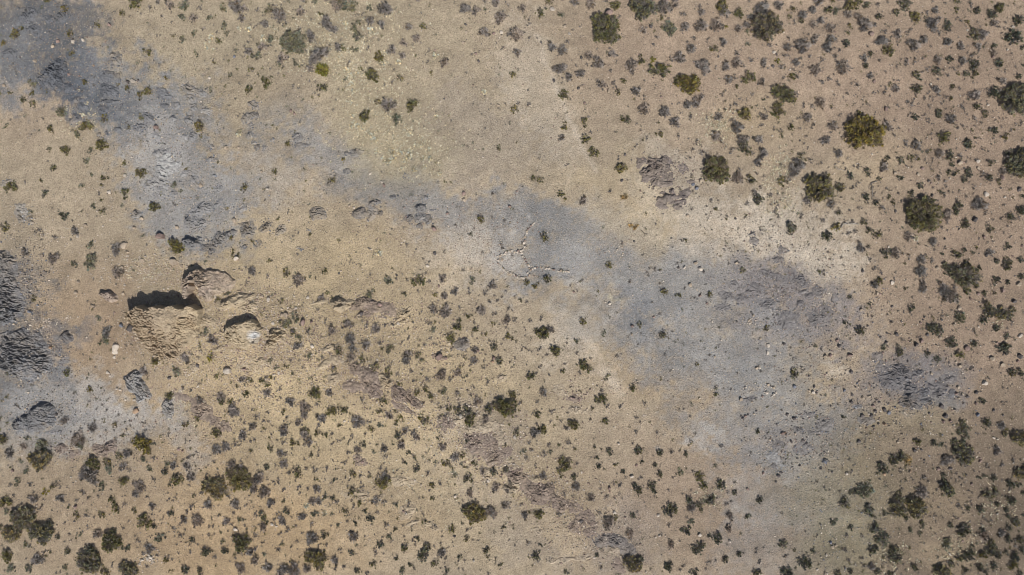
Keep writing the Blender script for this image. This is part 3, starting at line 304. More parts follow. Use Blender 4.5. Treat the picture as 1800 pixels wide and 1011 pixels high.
# stones and boulders: u v r tone (t tan, p pale, k dark, r reddish, o orange, b blue-grey)
STONES = {
(0,0): "770 175 16 r;375 330 14 t;1100 898 20 r;900 577 14 k;940 572 18 p;968 566 10 k;485 525 11 r;515 295 14 p;590 285 15 p;250 432 15 t;410 290 14 r;28 605 14 t;560 535 9 r;660 462 9 o",
(1,0): "275 548 11 p;845 780 12 r;870 797 12 r;450 398 10 b;215 715 9 p;60 942 10 p",
(2,0): "860 298 12 t;870 170 10 k;880 230 12 t;945 378 10 r;965 432 10 k;1125 228 12 p;1070 238 12 r;1105 740 11 t;725 695 8 k;580 820 9 t",
(3,0): "685 95 28 r;405 240 12 p;285 68 18 p;370 190 14 t;485 405 12 k;465 620 12 k;510 725 12 r;295 570 12 k;485 660 10 t;680 640 14 t;975 185 13 k;990 310 9 k;1050 682 10 r;205 298 10 k",
(4,0): "1045 760 10 k;820 990 10 k;640 370 12 p;635 468 12 k;250 400 9 k;1070 225 10 r;628 955 8 p",
(5,0): "125 240 20 r;228 768 17 r;980 400 13 r;145 575 13 r;310 318 8 k;595 560 9 k;800 215 11 p;1120 192 10 p;1080 350 11 p;945 740 11 p;1190 860 9 t",
(0,1): "770 340 16 p;880 220 13 p;880 715 24 t;605 572 14 t;945 590 16 t;1000 525 16 t;1130 650 30 r;548 650 12 p;555 970 14 t;295 790 16 t;1000 825 18 t;725 580 8 p;1090 775 9 p;985 800 9 p;865 870 14 t;900 760 10 t",
(1,1): "25 835 28 t;445 540 16 t;390 28 16 t;45 585 14 t;678 315 12 p;640 195 12 t;215 290 15 t;460 325 9 p;460 805 18 p;395 815 9 p;1140 190 9 t;545 435 9 p;480 25 12 t;80 855 12 t;1185 912 10 k;835 540 9 p;1048 300 9 t",
(2,1): "285 270 10 p;300 290 12 r;650 597 18 r;658 768 14 k;605 858 13 p;525 740 8 k;860 350 16 r;865 395 14 t;550 285 12 t;685 1000 12 r;55 438 11 t;90 450 10 p;202 210 8 p;745 490 12 r;505 402 8 r;1180 440 12 r;1130 815 12 t;995 95 9 p",
(3,1): "35 335 9 r;775 258 12 k;1105 160 11 k;795 75 10 k;1010 562 8 k;1170 870 11 k;740 742 10 p;860 685 9 k;1118 665 9 k;1062 965 9 p;1100 720 9 p;780 770 8 t",
(4,1): "125 260 16 t;35 508 14 t;92 838 14 t;125 880 18 p;55 990 16 t;10 868 11 p;375 838 12 t;770 710 10 k;348 598 9 t;370 525 9 k;148 900 10 k;205 603 8 k;545 608 8 k;330 750 7 p;75 285 14 b;97 312 16 b",
(5,1): "930 355 18 p;745 135 20 t;455 215 12 t;875 172 12 t;550 360 12 k;485 175 13 r;590 870 14 t;270 975 14 p;65 895 12 k;930 785 12 k;850 535 20 k;1045 235 18 r;290 205 15 t;1165 320 18 k;1160 985 18 t;875 122 16 p;915 655 12 r;530 260 10 k;545 275 10 r;130 72 9 p;295 475 10 k;905 40 9 k;1062 375 10 p;740 600 10 k;1185 715 12 r;640 665 9 k;870 745 9 t",
(0,2): "815 420 28 p;812 450 20 p;808 485 14 p;823 528 10 p;762 597 13 p;775 618 8 p;960 862 22 o;400 890 13 k;360 420 13 o;535 38 15 t;210 168 14 b;855 262 18 b;310 238 7 p;345 217 8 p;328 225 7 p;895 455 7 p;885 785 10 p;945 790 12 p;825 710 12 p;845 715 10 p;848 602 7 p;613 347 7 p;520 322 9 t;235 325 9 p;868 38 14 t;658 128 12 t;548 205 7 p;150 648 8 p;270 630 9 p;200 290 9 p;215 262 9 p;185 235 8 p;915 285 26 k;200 733 9 p;1195 630 14 k",
(1,2): "405 580 30 p;965 68 12 p;780 190 14 t;810 190 18 t;930 240 24 r;990 240 14 r;860 305 14 k;720 250 12 p;690 85 16 p;640 62 12 t;520 570 16 r;190 543 14 k;1000 410 16 p;760 600 12 p;540 600 12 t;880 145 12 p;420 130 10 t;850 345 8 t;1145 560 14 k;580 130 14 t;715 770 12 t",
(2,2): "690 488 28 r;735 492 16 r;400 250 12 p;360 258 14 k;310 258 10 k;270 120 18 r;140 185 16 k;840 905 18 p;1070 490 16 r;1065 520 12 o;960 440 14 r;510 320 7 p;25 935 10 p;50 940 9 p;1120 630 14 t",
(3,2): "845 268 14 r;840 325 11 t;995 205 10 r;848 52 7 p;907 18 7 p;685 112 13 p;655 98 7 p;435 775 14 r;470 790 12 r;415 770 10 r;435 30 10 r;770 130 7 p;1130 572 7 p;1140 490 7 p;975 352 7 p;450 840 10 p;880 655 11 t;1095 655 8 r",
(4,2): "120 55 13 r;378 235 9 k;600 405 14 p;595 455 13 p;712 393 13 k;545 355 11 t;408 785 15 t;590 738 11 p;640 745 11 p;520 560 12 t;540 560 10 p;600 680 12 t;635 702 12 t;655 735 8 p;1000 480 15 t;1035 478 15 r;1085 372 12 r;1098 408 13 k;1178 472 18 r;225 485 11 t;440 900 12 r;425 915 11 k;560 765 10 r;207 235 9 p;500 885 9 t;1135 720 12 b;1185 800 14 k;1190 748 12 k;965 830 10 k;735 888 12 k;780 918 13 k;785 692 14 b;925 690 12 k;1180 590 14 k;885 620 10 k;1050 350 11 t;1010 268 9 k;270 368 9 p;485 800 7 t;575 535 8 k;625 762 8 p;170 110 9 r;1010 600 9 k;940 740 10 k;915 735 14 p;1040 830 9 k;890 725 10 t;845 920 9 k;460 890 9 k",
(5,2): "475 375 16 r;437 400 16 k;610 350 13 t;520 330 12 k;305 325 14 k;795 425 20 r;745 550 14 t;970 500 18 t;1045 540 16 t;1165 480 20 k;1125 95 16 k;875 40 14 r;1045 20 18 r;740 140 16 t;720 740 14 r;735 700 13 t;765 745 10 t;615 835 17 k;640 900 18 k;215 860 18 k;250 875 15 b;215 955 15 o;630 940 14 r;920 670 20 p;865 735 14 k;150 865 12 k;65 770 14 t;110 760 10 t;140 830 13 r;60 895 14 k;125 900 14 k;705 260 14 t;620 225 11 k;470 248 11 r;1170 335 16 p;870 892 14 b;235 320 9 k;190 345 10 k;230 385 12 k;165 40 13 t;140 40 10 t;185 45 10 r;55 155 12 t;272 130 10 k;545 145 10 t;545 545 9 p;820 75 12 r;1010 385 10 r;860 812 12 r;770 812 11 k;800 765 12 k;680 935 12 r;530 880 9 k;765 940 11 t;795 935 10 t;1050 895 10 k;985 860 10 k;175 955 10 k;140 975 11 k;290 762 8 r;180 803 9 k;545 600 12 t;655 505 9 t;670 525 10 k;380 515 10 k;720 520 10 t;1155 515 12 r;740 775 9 t;710 855 9 k",
(0,3): "90 275 12 r;1060 885 14 p;1040 895 12 p;1075 900 11 p;1050 870 9 p;450 110 16 r;535 530 18 r;525 632 9 k;400 660 10 t;1000 905 12 p;500 770 10 t;700 155 10 t",
(1,3): "460 685 16 p;60 128 12 r;85 138 12 r;715 655 14 p;835 917 8 k;330 270 8 p;1070 460 10 p;850 155 7 k;745 668 8 p;225 730 8 t",
(2,3): "800 455 12 p;270 480 12 p;455 575 14 p;440 560 12 r;930 912 10 p;1030 345 16 p;1000 320 12 p;1185 400 14 p;520 345 10 p;110 190 12 r;150 215 12 r;795 738 9 k",
(3,3): "750 88 10 p;720 572 13 p;840 318 14 p;875 238 12 r;685 398 13 r;20 45 14 p;10 230 12 p;1025 590 12 p;490 630 14 k;820 945 12 t;250 255 9 r;1035 735 10 p;1010 745 9 p;940 990 10 p;170 260 10 r;190 370 11 r",
(4,3): "120 728 14 p;845 65 11 k;870 85 10 k;760 72 11 k;1050 285 12 k;1150 300 12 p;1000 215 16 b;970 265 10 k;330 770 12 p;702 15 14 r;457 408 10 r;655 355 10 k;672 315 12 k;690 290 10 k;565 295 10 r;820 240 9 k;770 230 8 k;620 150 9 b;1050 815 12 t;1075 800 10 t;720 10 9 o;575 270 8 r;1015 1000 8 p;1010 870 9 p;945 970 9 p;1040 780 10 b;1000 660 8 p;995 145 9 k;805 190 8 k",
(5,3): "40 72 14 k;310 75 12 t;595 262 15 r;830 370 10 r;762 380 10 t;765 770 12 r;425 135 14 k;475 128 12 k;215 300 13 o;890 210 14 r;890 190 9 r;745 325 9 k;790 305 9 k;1010 580 11 p;985 45 10 p;1010 55 10 p;540 15 10 p;400 280 9 o;680 262 12 k;270 310 10 p;145 118 8 p",
}
# bedrock showing through: u v rx ry height(cm) tone turn ; tones: s slate, k dark slate, g pale grey slate, m mauve, r rubble purple-grey
ROCKS = {
(0,0): "195 100 50 62 28 k 60;430 125 36 44 26 k 60;372 525 88 95 40 k 40;805 420 42 52 30 k 60;770 545 66 36 24 k 20;765 640 62 55 26 k 40;770 722 62 16 22 k -5;550 735 55 48 26 k 50;535 840 36 48 26 k 50;820 915 28 18 18 k 20;1160 740 34 18 18 k 10;1150 660 50 34 16 k 20;1042 830 44 36 26 k 60;1100 970 34 32 22 g 40;978 895 28 40 18 k 70;65 370 46 36 18 k 30;240 205 44 40 18 k 40;335 135 42 22 16 k 20;290 268 26 22 16 k 40;480 620 48 36 16 k 40;210 475 26 28 14 k 50;720 770 26 36 16 k 60;690 940 14 16 16 k 0;755 935 12 14 18 k 0",
(1,0): "120 632 46 30 24 s 20;200 652 46 26 26 s 20;35 745 24 22 24 s 30;155 750 26 24 22 s 40;235 778 40 24 22 g 20;125 835 24 32 24 s 60;130 692 42 22 18 s 20;540 825 36 38 26 s 70;577 735 34 24 22 s 30;565 885 24 20 20 s 30;560 955 18 28 20 s 70;895 978 36 30 22 k 30;150 955 26 28 20 s 50;100 958 20 14 16 g 20;20 820 24 20 18 s 30;575 815 18 34 24 k 70;715 980 16 14 12 s 0;580 1000 18 14 12 s 20",
(0,1): "1135 60 26 72 26 s 80;1165 110 46 60 26 q 50;1130 190 50 34 26 q 60;1090 260 34 66 28 s 65;1150 270 44 40 20 g 40;1120 340 40 40 20 s 40;150 465 52 40 16 g 20;160 520 44 24 14 s 20;965 490 24 34 22 b 60;215 550 16 16 14 s 30;40 265 42 18 14 s -20",
(1,1): "145 250 68 44 36 s 40;10 160 34 62 20 q 60;292 105 16 34 22 s 80;210 465 78 36 28 s -20;185 560 72 46 26 s -15;350 672 40 58 34 k 65;550 605 50 48 34 k 30;675 575 28 42 34 k 60;768 605 36 24 30 s -30;1035 490 46 42 34 k 10;265 715 24 52 28 k 75;150 697 62 26 62 k 5;430 630 16 38 28 k 75;612 702 30 26 26 k 20;925 14 52 16 18 k -10;332 310 22 26 16 s 40;515 450 44 26 16 s 0;285 18 16 16 16 s 0;605 20 16 20 16 k 20;655 22 14 14 16 k 0;125 535 22 28 26 k 40;330 415 18 30 18 s 60;20 350 28 20 18 s 20;285 750 20 22 20 k 40;520 715 14 12 18 k 0;965 600 12 8 14 b 0;310 215 14 10 12 b 0;200 660 18 14 20 k 20;900 735 16 10 8 s 0",
(2,1): "85 68 60 22 24 k -12;30 185 32 17 22 k -5;135 490 46 32 34 k 10;232 410 50 16 24 k -20;212 490 36 38 22 s 30;268 487 20 16 22 k 0;560 448 42 24 32 k -5;562 510 24 42 26 s 70;480 525 20 34 30 k 75;605 527 32 28 28 k 20;548 572 16 20 20 k 40;365 368 22 12 18 k -30;590 372 16 18 16 s 40;640 455 30 8 12 k 0;450 222 22 14 8 s 10",
(3,1): "1010 150 60 70 46 p 50;900 130 36 44 24 p 60;950 190 32 56 44 p 65;1060 210 60 60 24 p 30;985 265 60 36 30 p 20;1050 280 36 26 26 p 0;1130 372 90 26 52 p -14;1140 410 60 26 26 p 0;1050 440 36 20 16 p 20;1165 445 30 16 16 p 20;1110 270 18 14 22 p 20;1120 322 20 12 26 p -40;1060 335 12 16 26 p 60;1190 170 26 36 14 p 50;1080 110 40 26 16 p 30",
(4,1): "55 262 22 14 20 p 0;20 330 34 32 18 p -30;10 160 26 26 12 p 30;482 630 18 28 28 k 60;500 690 32 30 12 r 20;700 745 34 26 8 r 20;670 810 40 22 8 r 20;600 915 46 26 10 r 20;690 960 52 36 12 r 20;800 940 48 34 12 r 20;840 980 36 26 12 r 20;360 990 30 20 10 r 20;520 995 44 16 10 r 20",
(4,2): "500 20 64 30 10 r 10;310 66 44 32 10 r 10;415 78 46 22 12 r 0;600 110 46 34 12 r 10;740 225 78 50 12 r 20;700 250 34 36 14 r 40;950 200 78 60 12 r 20;950 30 42 26 12 r 20;850 25 24 26 12 r 60;890 55 26 20 14 r 10;1065 70 26 28 10 r 0;825 105 20 22 14 r 40;990 965 62 42 12 r -20;810 1000 28 16 12 r 0;880 885 44 22 10 r 0;280 140 50 24 8 r 10;1000 150 44 34 10 r 20;470 790 44 20 8 r -20",
(5,2): "270 640 86 62 26 k 35;330 590 70 46 22 k 30;410 790 70 66 28 k 30;400 700 54 40 20 k 40;450 600 40 26 22 k -30;600 730 56 48 20 r 30;520 800 34 30 20 k 20;550 690 40 26 18 r 30;670 640 50 28 8 r 10;690 745 26 26 14 k 30;165 490 40 34 8 r 40;200 560 44 40 8 r 30;90 930 50 28 12 r 0;15 830 16 30 10 b 80;500 740 30 34 16 k 30;640 690 34 22 12 r 20",
(4,3): "680 100 44 28 8 r 10;640 180 60 42 10 g 20;700 245 40 30 8 g 20;860 120 60 36 6 r 0;940 8 56 12 8 r 0;1000 210 20 14 16 k 0;640 240 20 18 8 r 0",
(0,3): "435 115 42 26 24 m -20;745 125 66 34 26 m -25;520 165 38 22 14 m -25;790 80 34 18 18 m -15;680 115 30 22 18 m -20;490 140 20 10 14 m -20;370 10 50 16 12 s 0",
(1,2): "210 850 80 56 22 m 30;80 775 70 24 18 m 20;300 930 66 40 18 m 35;380 985 44 34 18 m 40;1150 640 48 42 34 t 20;1110 420 70 22 26 t -10;1160 510 44 34 26 t 20;1080 540 54 22 26 t -30;420 105 140 34 46 t -16;470 70 70 22 40 t -14;740 345 62 52 80 t 20;790 375 28 30 46 t 20;700 400 34 36 60 t 60;640 520 60 26 24 t 15;580 560 74 34 22 t 10;500 560 26 30 22 t 10;160 560 20 26 18 t 60;340 430 60 12 18 t -15;1180 110 52 48 80 t 30;240 230 90 40 20 t 20;120 260 60 50 18 t 60;540 140 70 36 24 t -20;1060 95 60 14 24 t -20",
(2,2): "60 120 66 34 36 t -15;150 110 90 32 44 m -10;240 150 90 46 34 m 10;160 190 60 20 24 m 10;340 150 60 40 20 m 20;440 170 50 20 26 t -30;400 205 34 20 24 t -50;430 235 14 28 26 t 75;360 262 34 10 30 t -10;40 525 60 26 40 t 10;110 580 70 40 30 m 35;190 640 80 60 30 m 35;90 690 90 34 22 m 15;200 720 70 34 18 m 20;310 660 50 40 30 t 40;390 740 60 40 24 m 45;460 760 50 40 24 m 45;510 800 60 28 22 m 35;440 850 80 20 14 m 30;700 485 60 16 24 m 10;760 380 30 20 20 t 0;850 400 50 40 20 r 20;840 920 44 44 26 t 60;900 990 80 26 20 t 0;1040 970 70 44 18 t 10;720 960 60 50 14 m 0;120 145 40 22 30 m 0;720 415 40 10 14 t 5;1130 630 36 24 22 t -40",
(2,3): "950 60 90 44 20 m 20;1060 90 80 60 20 m 30;1080 170 60 66 20 m 40;940 130 70 46 20 m 30;1130 60 50 40 16 t 20;1160 140 40 34 16 m 20;460 560 60 40 22 t -30;440 350 80 30 10 t 10;130 200 50 34 14 m 20;500 640 40 14 14 t -20;1185 395 40 50 40 t 50;1030 310 34 40 20 t 20;640 670 60 20 14 t 20;100 440 80 20 12 t 0;260 470 50 20 16 t -20;150 470 40 20 16 t 0",
(3,3): "40 310 70 50 24 m 20;120 380 90 60 26 m 30;220 440 110 66 26 m 25;300 480 80 50 24 m 30;160 480 90 34 20 m 25;330 520 40 34 20 m 20;450 540 90 40 20 m 20;470 640 70 34 30 m -20;500 600 60 40 18 m 0;450 690 50 24 16 m 20;550 700 34 44 14 m 40;650 770 70 44 20 r 30;740 770 70 40 18 r 30;800 830 60 36 18 r 20;690 830 60 24 16 t 20;400 900 90 16 14 t -6;520 885 60 18 14 t -6;750 965 50 46 22 m 20;180 700 30 40 24 t 60;270 910 40 16 12 t 0;560 640 30 20 16 m 0;740 910 36 20 16 m 30;180 330 50 22 22 t 0;20 240 16 14 20 t 20",
(3,2): "430 775 56 26 12 m 10;330 715 34 40 10 t 20;440 850 40 30 14 t 0;530 870 40 22 14 t 0;360 740 30 20 8 t 20",
}
# ---------------------------------------------------------------- GROUND: one sheet, soils by place
def lin(r, g, b):
    f = lambda c: ((c / 255 + 0.055) / 1.055) ** 2.4 if c > 10 else c / 3294
    return np.array([f(r), f(g), f(b)])
SOIL = {k: lin(*v) * 1.08 for k, v in {
 'tan': (170, 156, 135), 'rose': (169, 150, 131), 'brown': (153, 135, 118), 'dusk': (121, 109, 95), 'sand': (186, 168, 136), 'straw': (172, 161, 136),
 'grey': (150, 148, 145), 'dark': (136, 137, 138), 'slate': (100, 105, 112), 'pale': (197, 186, 170), 'ash': (174, 170, 165), 'orange': (180, 155, 120),
 'rust': (157, 138, 116), 'purple': (138, 133, 132), 'moss': (136, 129, 106), 'cream': (206, 195, 160)}.items()}
SOFT = ('sand', 'straw', 'orange', 'rust', 'rose', 'brown', 'dusk', 'tan', 'moss')
# soil patches: x, y, rx, ry, turn, soil, strength
PATCH = [
 (1350,100,420,160,5,'rose',.9),(1720,420,170,420,0,'brown',.85),(1700,120,190,200,0,'brown',.5),(1660,910,300,190,0,'dusk',1.0),(1780,950,160,200,0,'dusk',.6),(1300,900,300,130,0,'brown',.65),  # right-hand brown and dusk soils also carry lens corner darkening in their colour
 (700,120,240,150,0,'straw',.45),(430,110,220,120,0,'straw',.35),(850,150,130,160,0,'tan',.6),(560,440,220,70,10,'sand',.6),(480,360,140,90,0,'tan',.5),(640,620,340,120,22,'sand',.75),(480,720,200,120,20,'sand',.85),(760,830,260,110,20,'sand',.45),
 (430,930,260,100,0,'orange',.7),(150,900,220,130,0,'rust',.45),(330,800,90,60,30,'orange',.4),(160,580,110,110,0,'rust',.9),(250,720,60,50,0,'orange',.45),(110,480,120,60,0,'rust',.35),
 (100,330,150,130,0,'tan',.6),(60,190,90,60,0,'rose',.4),
 (290,240,120,100,40,'grey',.7),(230,190,110,70,30,'grey',.9),(330,330,110,95,40,'grey',.95),(250,200,110,60,30,'dark',.6),(440,250,70,26,30,'grey',.25),(360,390,90,60,20,'grey',.65),(105,85,110,95,40,'slate',.75),(60,50,110,80,20,'slate',.5),(180,120,40,40,0,'slate',.5),(150,150,90,60,30,'slate',.8),(215,130,60,40,30,'dark',.6),(30,120,60,70,0,'dark',.5),(330,185,60,50,30,'dark',.6),(290,270,60,60,40,'ash',.6),
 (465,205,30,44,60,'dark',.6),(520,250,46,18,20,'dark',.5),(520,180,150,60,20,'tan',.8),(640,300,170,55,22,'dark',.55),(720,330,90,40,10,'dark',.6),(570,280,80,26,20,'grey',.5),(800,370,90,50,30,'grey',.6),(840,240,110,90,40,'purple',.25),
 (960,430,100,60,30,'dark',.65),(1000,440,80,50,20,'dark',.4),(900,390,70,40,30,'dark',.55),(1090,540,170,70,35,'dark',.55),(1200,600,140,80,40,'dark',.45),(1300,660,90,80,0,'dark',.5),(1330,740,130,80,0,'grey',.7),(1390,850,130,90,10,'grey',.5),(1390,950,110,80,0,'grey',.4),(1150,490,130,80,30,'grey',.7),(1250,560,190,120,30,'grey',.65),(1060,440,80,80,0,'grey',.55),(1250,480,100,60,0,'grey',.6),(1370,640,80,60,0,'dark',.4),(1120,560,60,24,40,'slate',.35),(1150,550,50,30,0,'slate',.25),
 (905,465,22,20,0,'ash',.7),(850,440,80,50,30,'ash',.4),(800,430,100,60,20,'pale',.35),
 (1390,420,100,60,30,'pale',.65),(1270,400,130,50,10,'pale',.6),(1180,330,90,60,0,'pale',.5),(1450,480,60,50,0,'pale',.55),(1060,320,90,40,0,'sand',.3),(1110,400,60,50,0,'sand',.45),(1330,220,80,50,0,'sand',.35),(1520,290,80,60,0,'sand',.3),(1010,590,60,50,0,'pale',.45),(1060,640,70,40,20,'orange',.18),(1180,690,90,44,10,'orange',.2),(1230,715,34,20,0,'orange',.25),(1080,660,50,20,40,'pale',.4),
 (1330,500,90,40,10,'purple',.65),(1400,550,120,60,10,'purple',.6),(1380,560,60,30,10,'dark',.5),(1440,540,60,40,0,'purple',.5),(1590,670,70,45,25,'slate',.55),(1640,690,50,30,10,'dark',.5),(1560,640,60,40,20,'purple',.55),(1660,670,50,30,10,'purple',.35),(1450,740,60,30,0,'dark',.55),(1500,700,60,40,0,'purple',.4),(1400,790,110,40,0,'purple',.4),(1370,800,50,30,0,'grey',.6),(1420,670,60,50,0,'sand',.2),
 (130,700,110,60,20,'ash',.75),(180,740,120,40,0,'ash',.6),(60,740,90,60,0,'dark',.6),(30,620,70,90,0,'slate',.7),(20,500,50,70,0,'slate',.6),(110,570,30,20,0,'slate',.4),(75,690,60,30,0,'grey',.7),(330,770,50,40,20,'ash',.5),(290,725,36,26,40,'ash',.5),
 (700,260,80,60,30,'straw',.6),(640,180,70,60,0,'straw',.4),(1480,870,110,120,0,'moss',.6),(1470,980,80,60,0,'moss',.5),(1590,740,80,30,0,'moss',.35),(1660,960,60,40,0,'sand',.25),(1640,880,60,30,0,'sand',.2),
 (900,910,140,40,38,'purple',.25),(1080,960,60,60,0,'purple',.3),(640,670,80,30,30,'rust',.35),(860,760,70,60,30,'purple',.3),(380,740,60,60,40,'rust',.35),(940,150,50,150,-12,'pale',.3),(1240,780,20,16,0,'ash',.7),(470,330,40,40,0,'ash',.35),(440,290,30,30,0,'ash',.35),
 (330,600,90,60,10,'sand',.5),(1460,650,30,18,0,'pale',.5),(1055,560,12,8,0,'ash',.6),(1072,533,10,7,0,'cream',.4),(1010,520,12,10,0,'ash',.5),(995,518,10,12,0,'ash',.4),(1068,545,8,12,0,'ash',.5)]
# faint trodden lines: points, width, soil, strength
LINES = [([(940,60),(975,140),(1010,230),(1045,300)],7,'pale',.5),([(1245,640),(1265,680),(1275,700)],4,'ash',.5),([(1225,590),(1238,610)],4,'ash',.4),([(905,440),(930,470)],9,'ash',.3),([(1010,570),(1090,690)],14,'pale',.35),([(690,30),(700,110),(760,170)],10,'straw',.2)]
def soil_colour(x, y):
    px = x / PX + 900; py = 505.5 - y / PX
    wx = px + (fbm(x * .16, y * .16, 4, 1.0) - .5) * 90 + (fbm(x * .7, y * .7, 4, 2.0) - .5) * 60
    wy = py + (fbm(x * .16, y * .16, 4, 8.0) - .5) * 80 + (fbm(x * .7, y * .7, 4, 5.0) - .5) * 60
    c = np.empty(x.shape + (3,)); c[:] = SOIL['tan']
    t = sstep(1000, 1900, wx)[..., None]
    c = c * (1 - t * .5) + SOIL['rose'] * t * .5
    tex = .5 * fbm(x * .5, y * .5, 5, 4.0) + .5 * fbm(x * 1.6, y * 1.6, 4, 7.0); tex = .5 + (tex - .5) * 1.5
    ca, sa = math.cos(math.radians(-32)), math.sin(math.radians(-32))      # soil is washed down the slope in streaks
    su, sv = x * ca + y * sa, -x * sa + y * ca
    mid = .55 * fbm(su * .28, sv * .75, 5, 12.0) + .45 * fbm(x * .8, y * .8, 4, 15.0); mid = .5 + (mid - .5) * 1.5
    grit = fbm(x * 3.2, y * 3.2, 2, 21.0)
    for (cx, cy, rx, ry, a, k, s) in PATCH:
        ca, sa = math.cos(math.radians(a)), math.sin(math.radians(a))
        u = ((wx - cx) * ca + (wy - cy) * sa) / rx; v = (-(wx - cx) * sa + (wy - cy) * ca) / ry
        w = np.clip(1.55 - (u * u + v * v) ** .5, 0, 1)
        if k in SOFT: w = sstep(0, 1, np.clip(1.6 - (u * u + v * v) ** .5, 0, 1.3) / 1.3 + (mid - .5) * .35 * (w > 0)) * s
        else: w = sstep(.15, .88, w * .92 + (mid - .5) * .75 * (w > 0) + (grit - .5) * .8 * (w > 0)) * s * np.clip(.62 + .76 * tex, 0, 1.05)
        w = np.clip(w, 0, 1)[..., None]
        c = c * (1 - w) + SOIL[k] * w
    qx = px + (fbm(x * .8, y * .8, 3, 2.0) - .5) * 14; qy = py + (fbm(x * .8, y * .8, 3, 5.0) - .5) * 14
    for pts, wd, k, s in LINES:
        d = np.full(x.shape, 1e9)
        for (ax, ay), (bx, by) in zip(pts[:-1], pts[1:]):
            t = np.clip(((qx - ax) * (bx - ax) + (qy - ay) * (by - ay)) / ((bx - ax) ** 2 + (by - ay) ** 2), 0, 1)
            d = np.minimum(d, np.hypot(qx - ax - t * (bx - ax), qy - ay - t * (by - ay)))
        w = (s * (1 - sstep(0, wd, d)) * np.clip(.2 + 1.3 * tex, 0, 1))[..., None]
        c = c * (1 - w) + SOIL[k] * w
    # patchiness: pale bare crust and darker gravel lag
    n = fbm(x * .35 + 3, y * .35, 5, 9.0)[..., None]
    c = c * (0.82 + 0.36 * n)
    n2 = fbm(x * 2.2, y * 2.2, 3, 6.0)[..., None]
    return c * (0.88 + 0.24 * n2)
def axis(inner, step, outer):
    a = np.arange(-inner, inner + 1e-6, step)
    e = []; v = inner; d = step
    while v < outer:
        d *= 1.25; v += d; e.append(v)
    e = np.array(e)
    return np.concatenate([-e[::-1], a, e])
gx = axis(49, .14, 900); gy = axis(29, .14, 900)
X, Y = np.meshgrid(gx, gy)
Z = ground_h(X, Y)
nx, ny = len(gx), len(gy)
idx = np.arange(nx * ny).reshape(ny, nx)
Q = np.stack([idx[:-1, :-1], idx[:-1, 1:], idx[1:, 1:], idx[1:, :-1]], -1).reshape(-1, 4)
gm = mesh_np("ground", np.stack([X, Y, Z], -1).reshape(-1, 3), [Q], [M_GROUND], col=soil_colour(X, Y).reshape(-1, 3), smooth=True)
tag(link("ground", gm), kind="structure", label="stony desert ground with tan, grey and blue-grey soils")
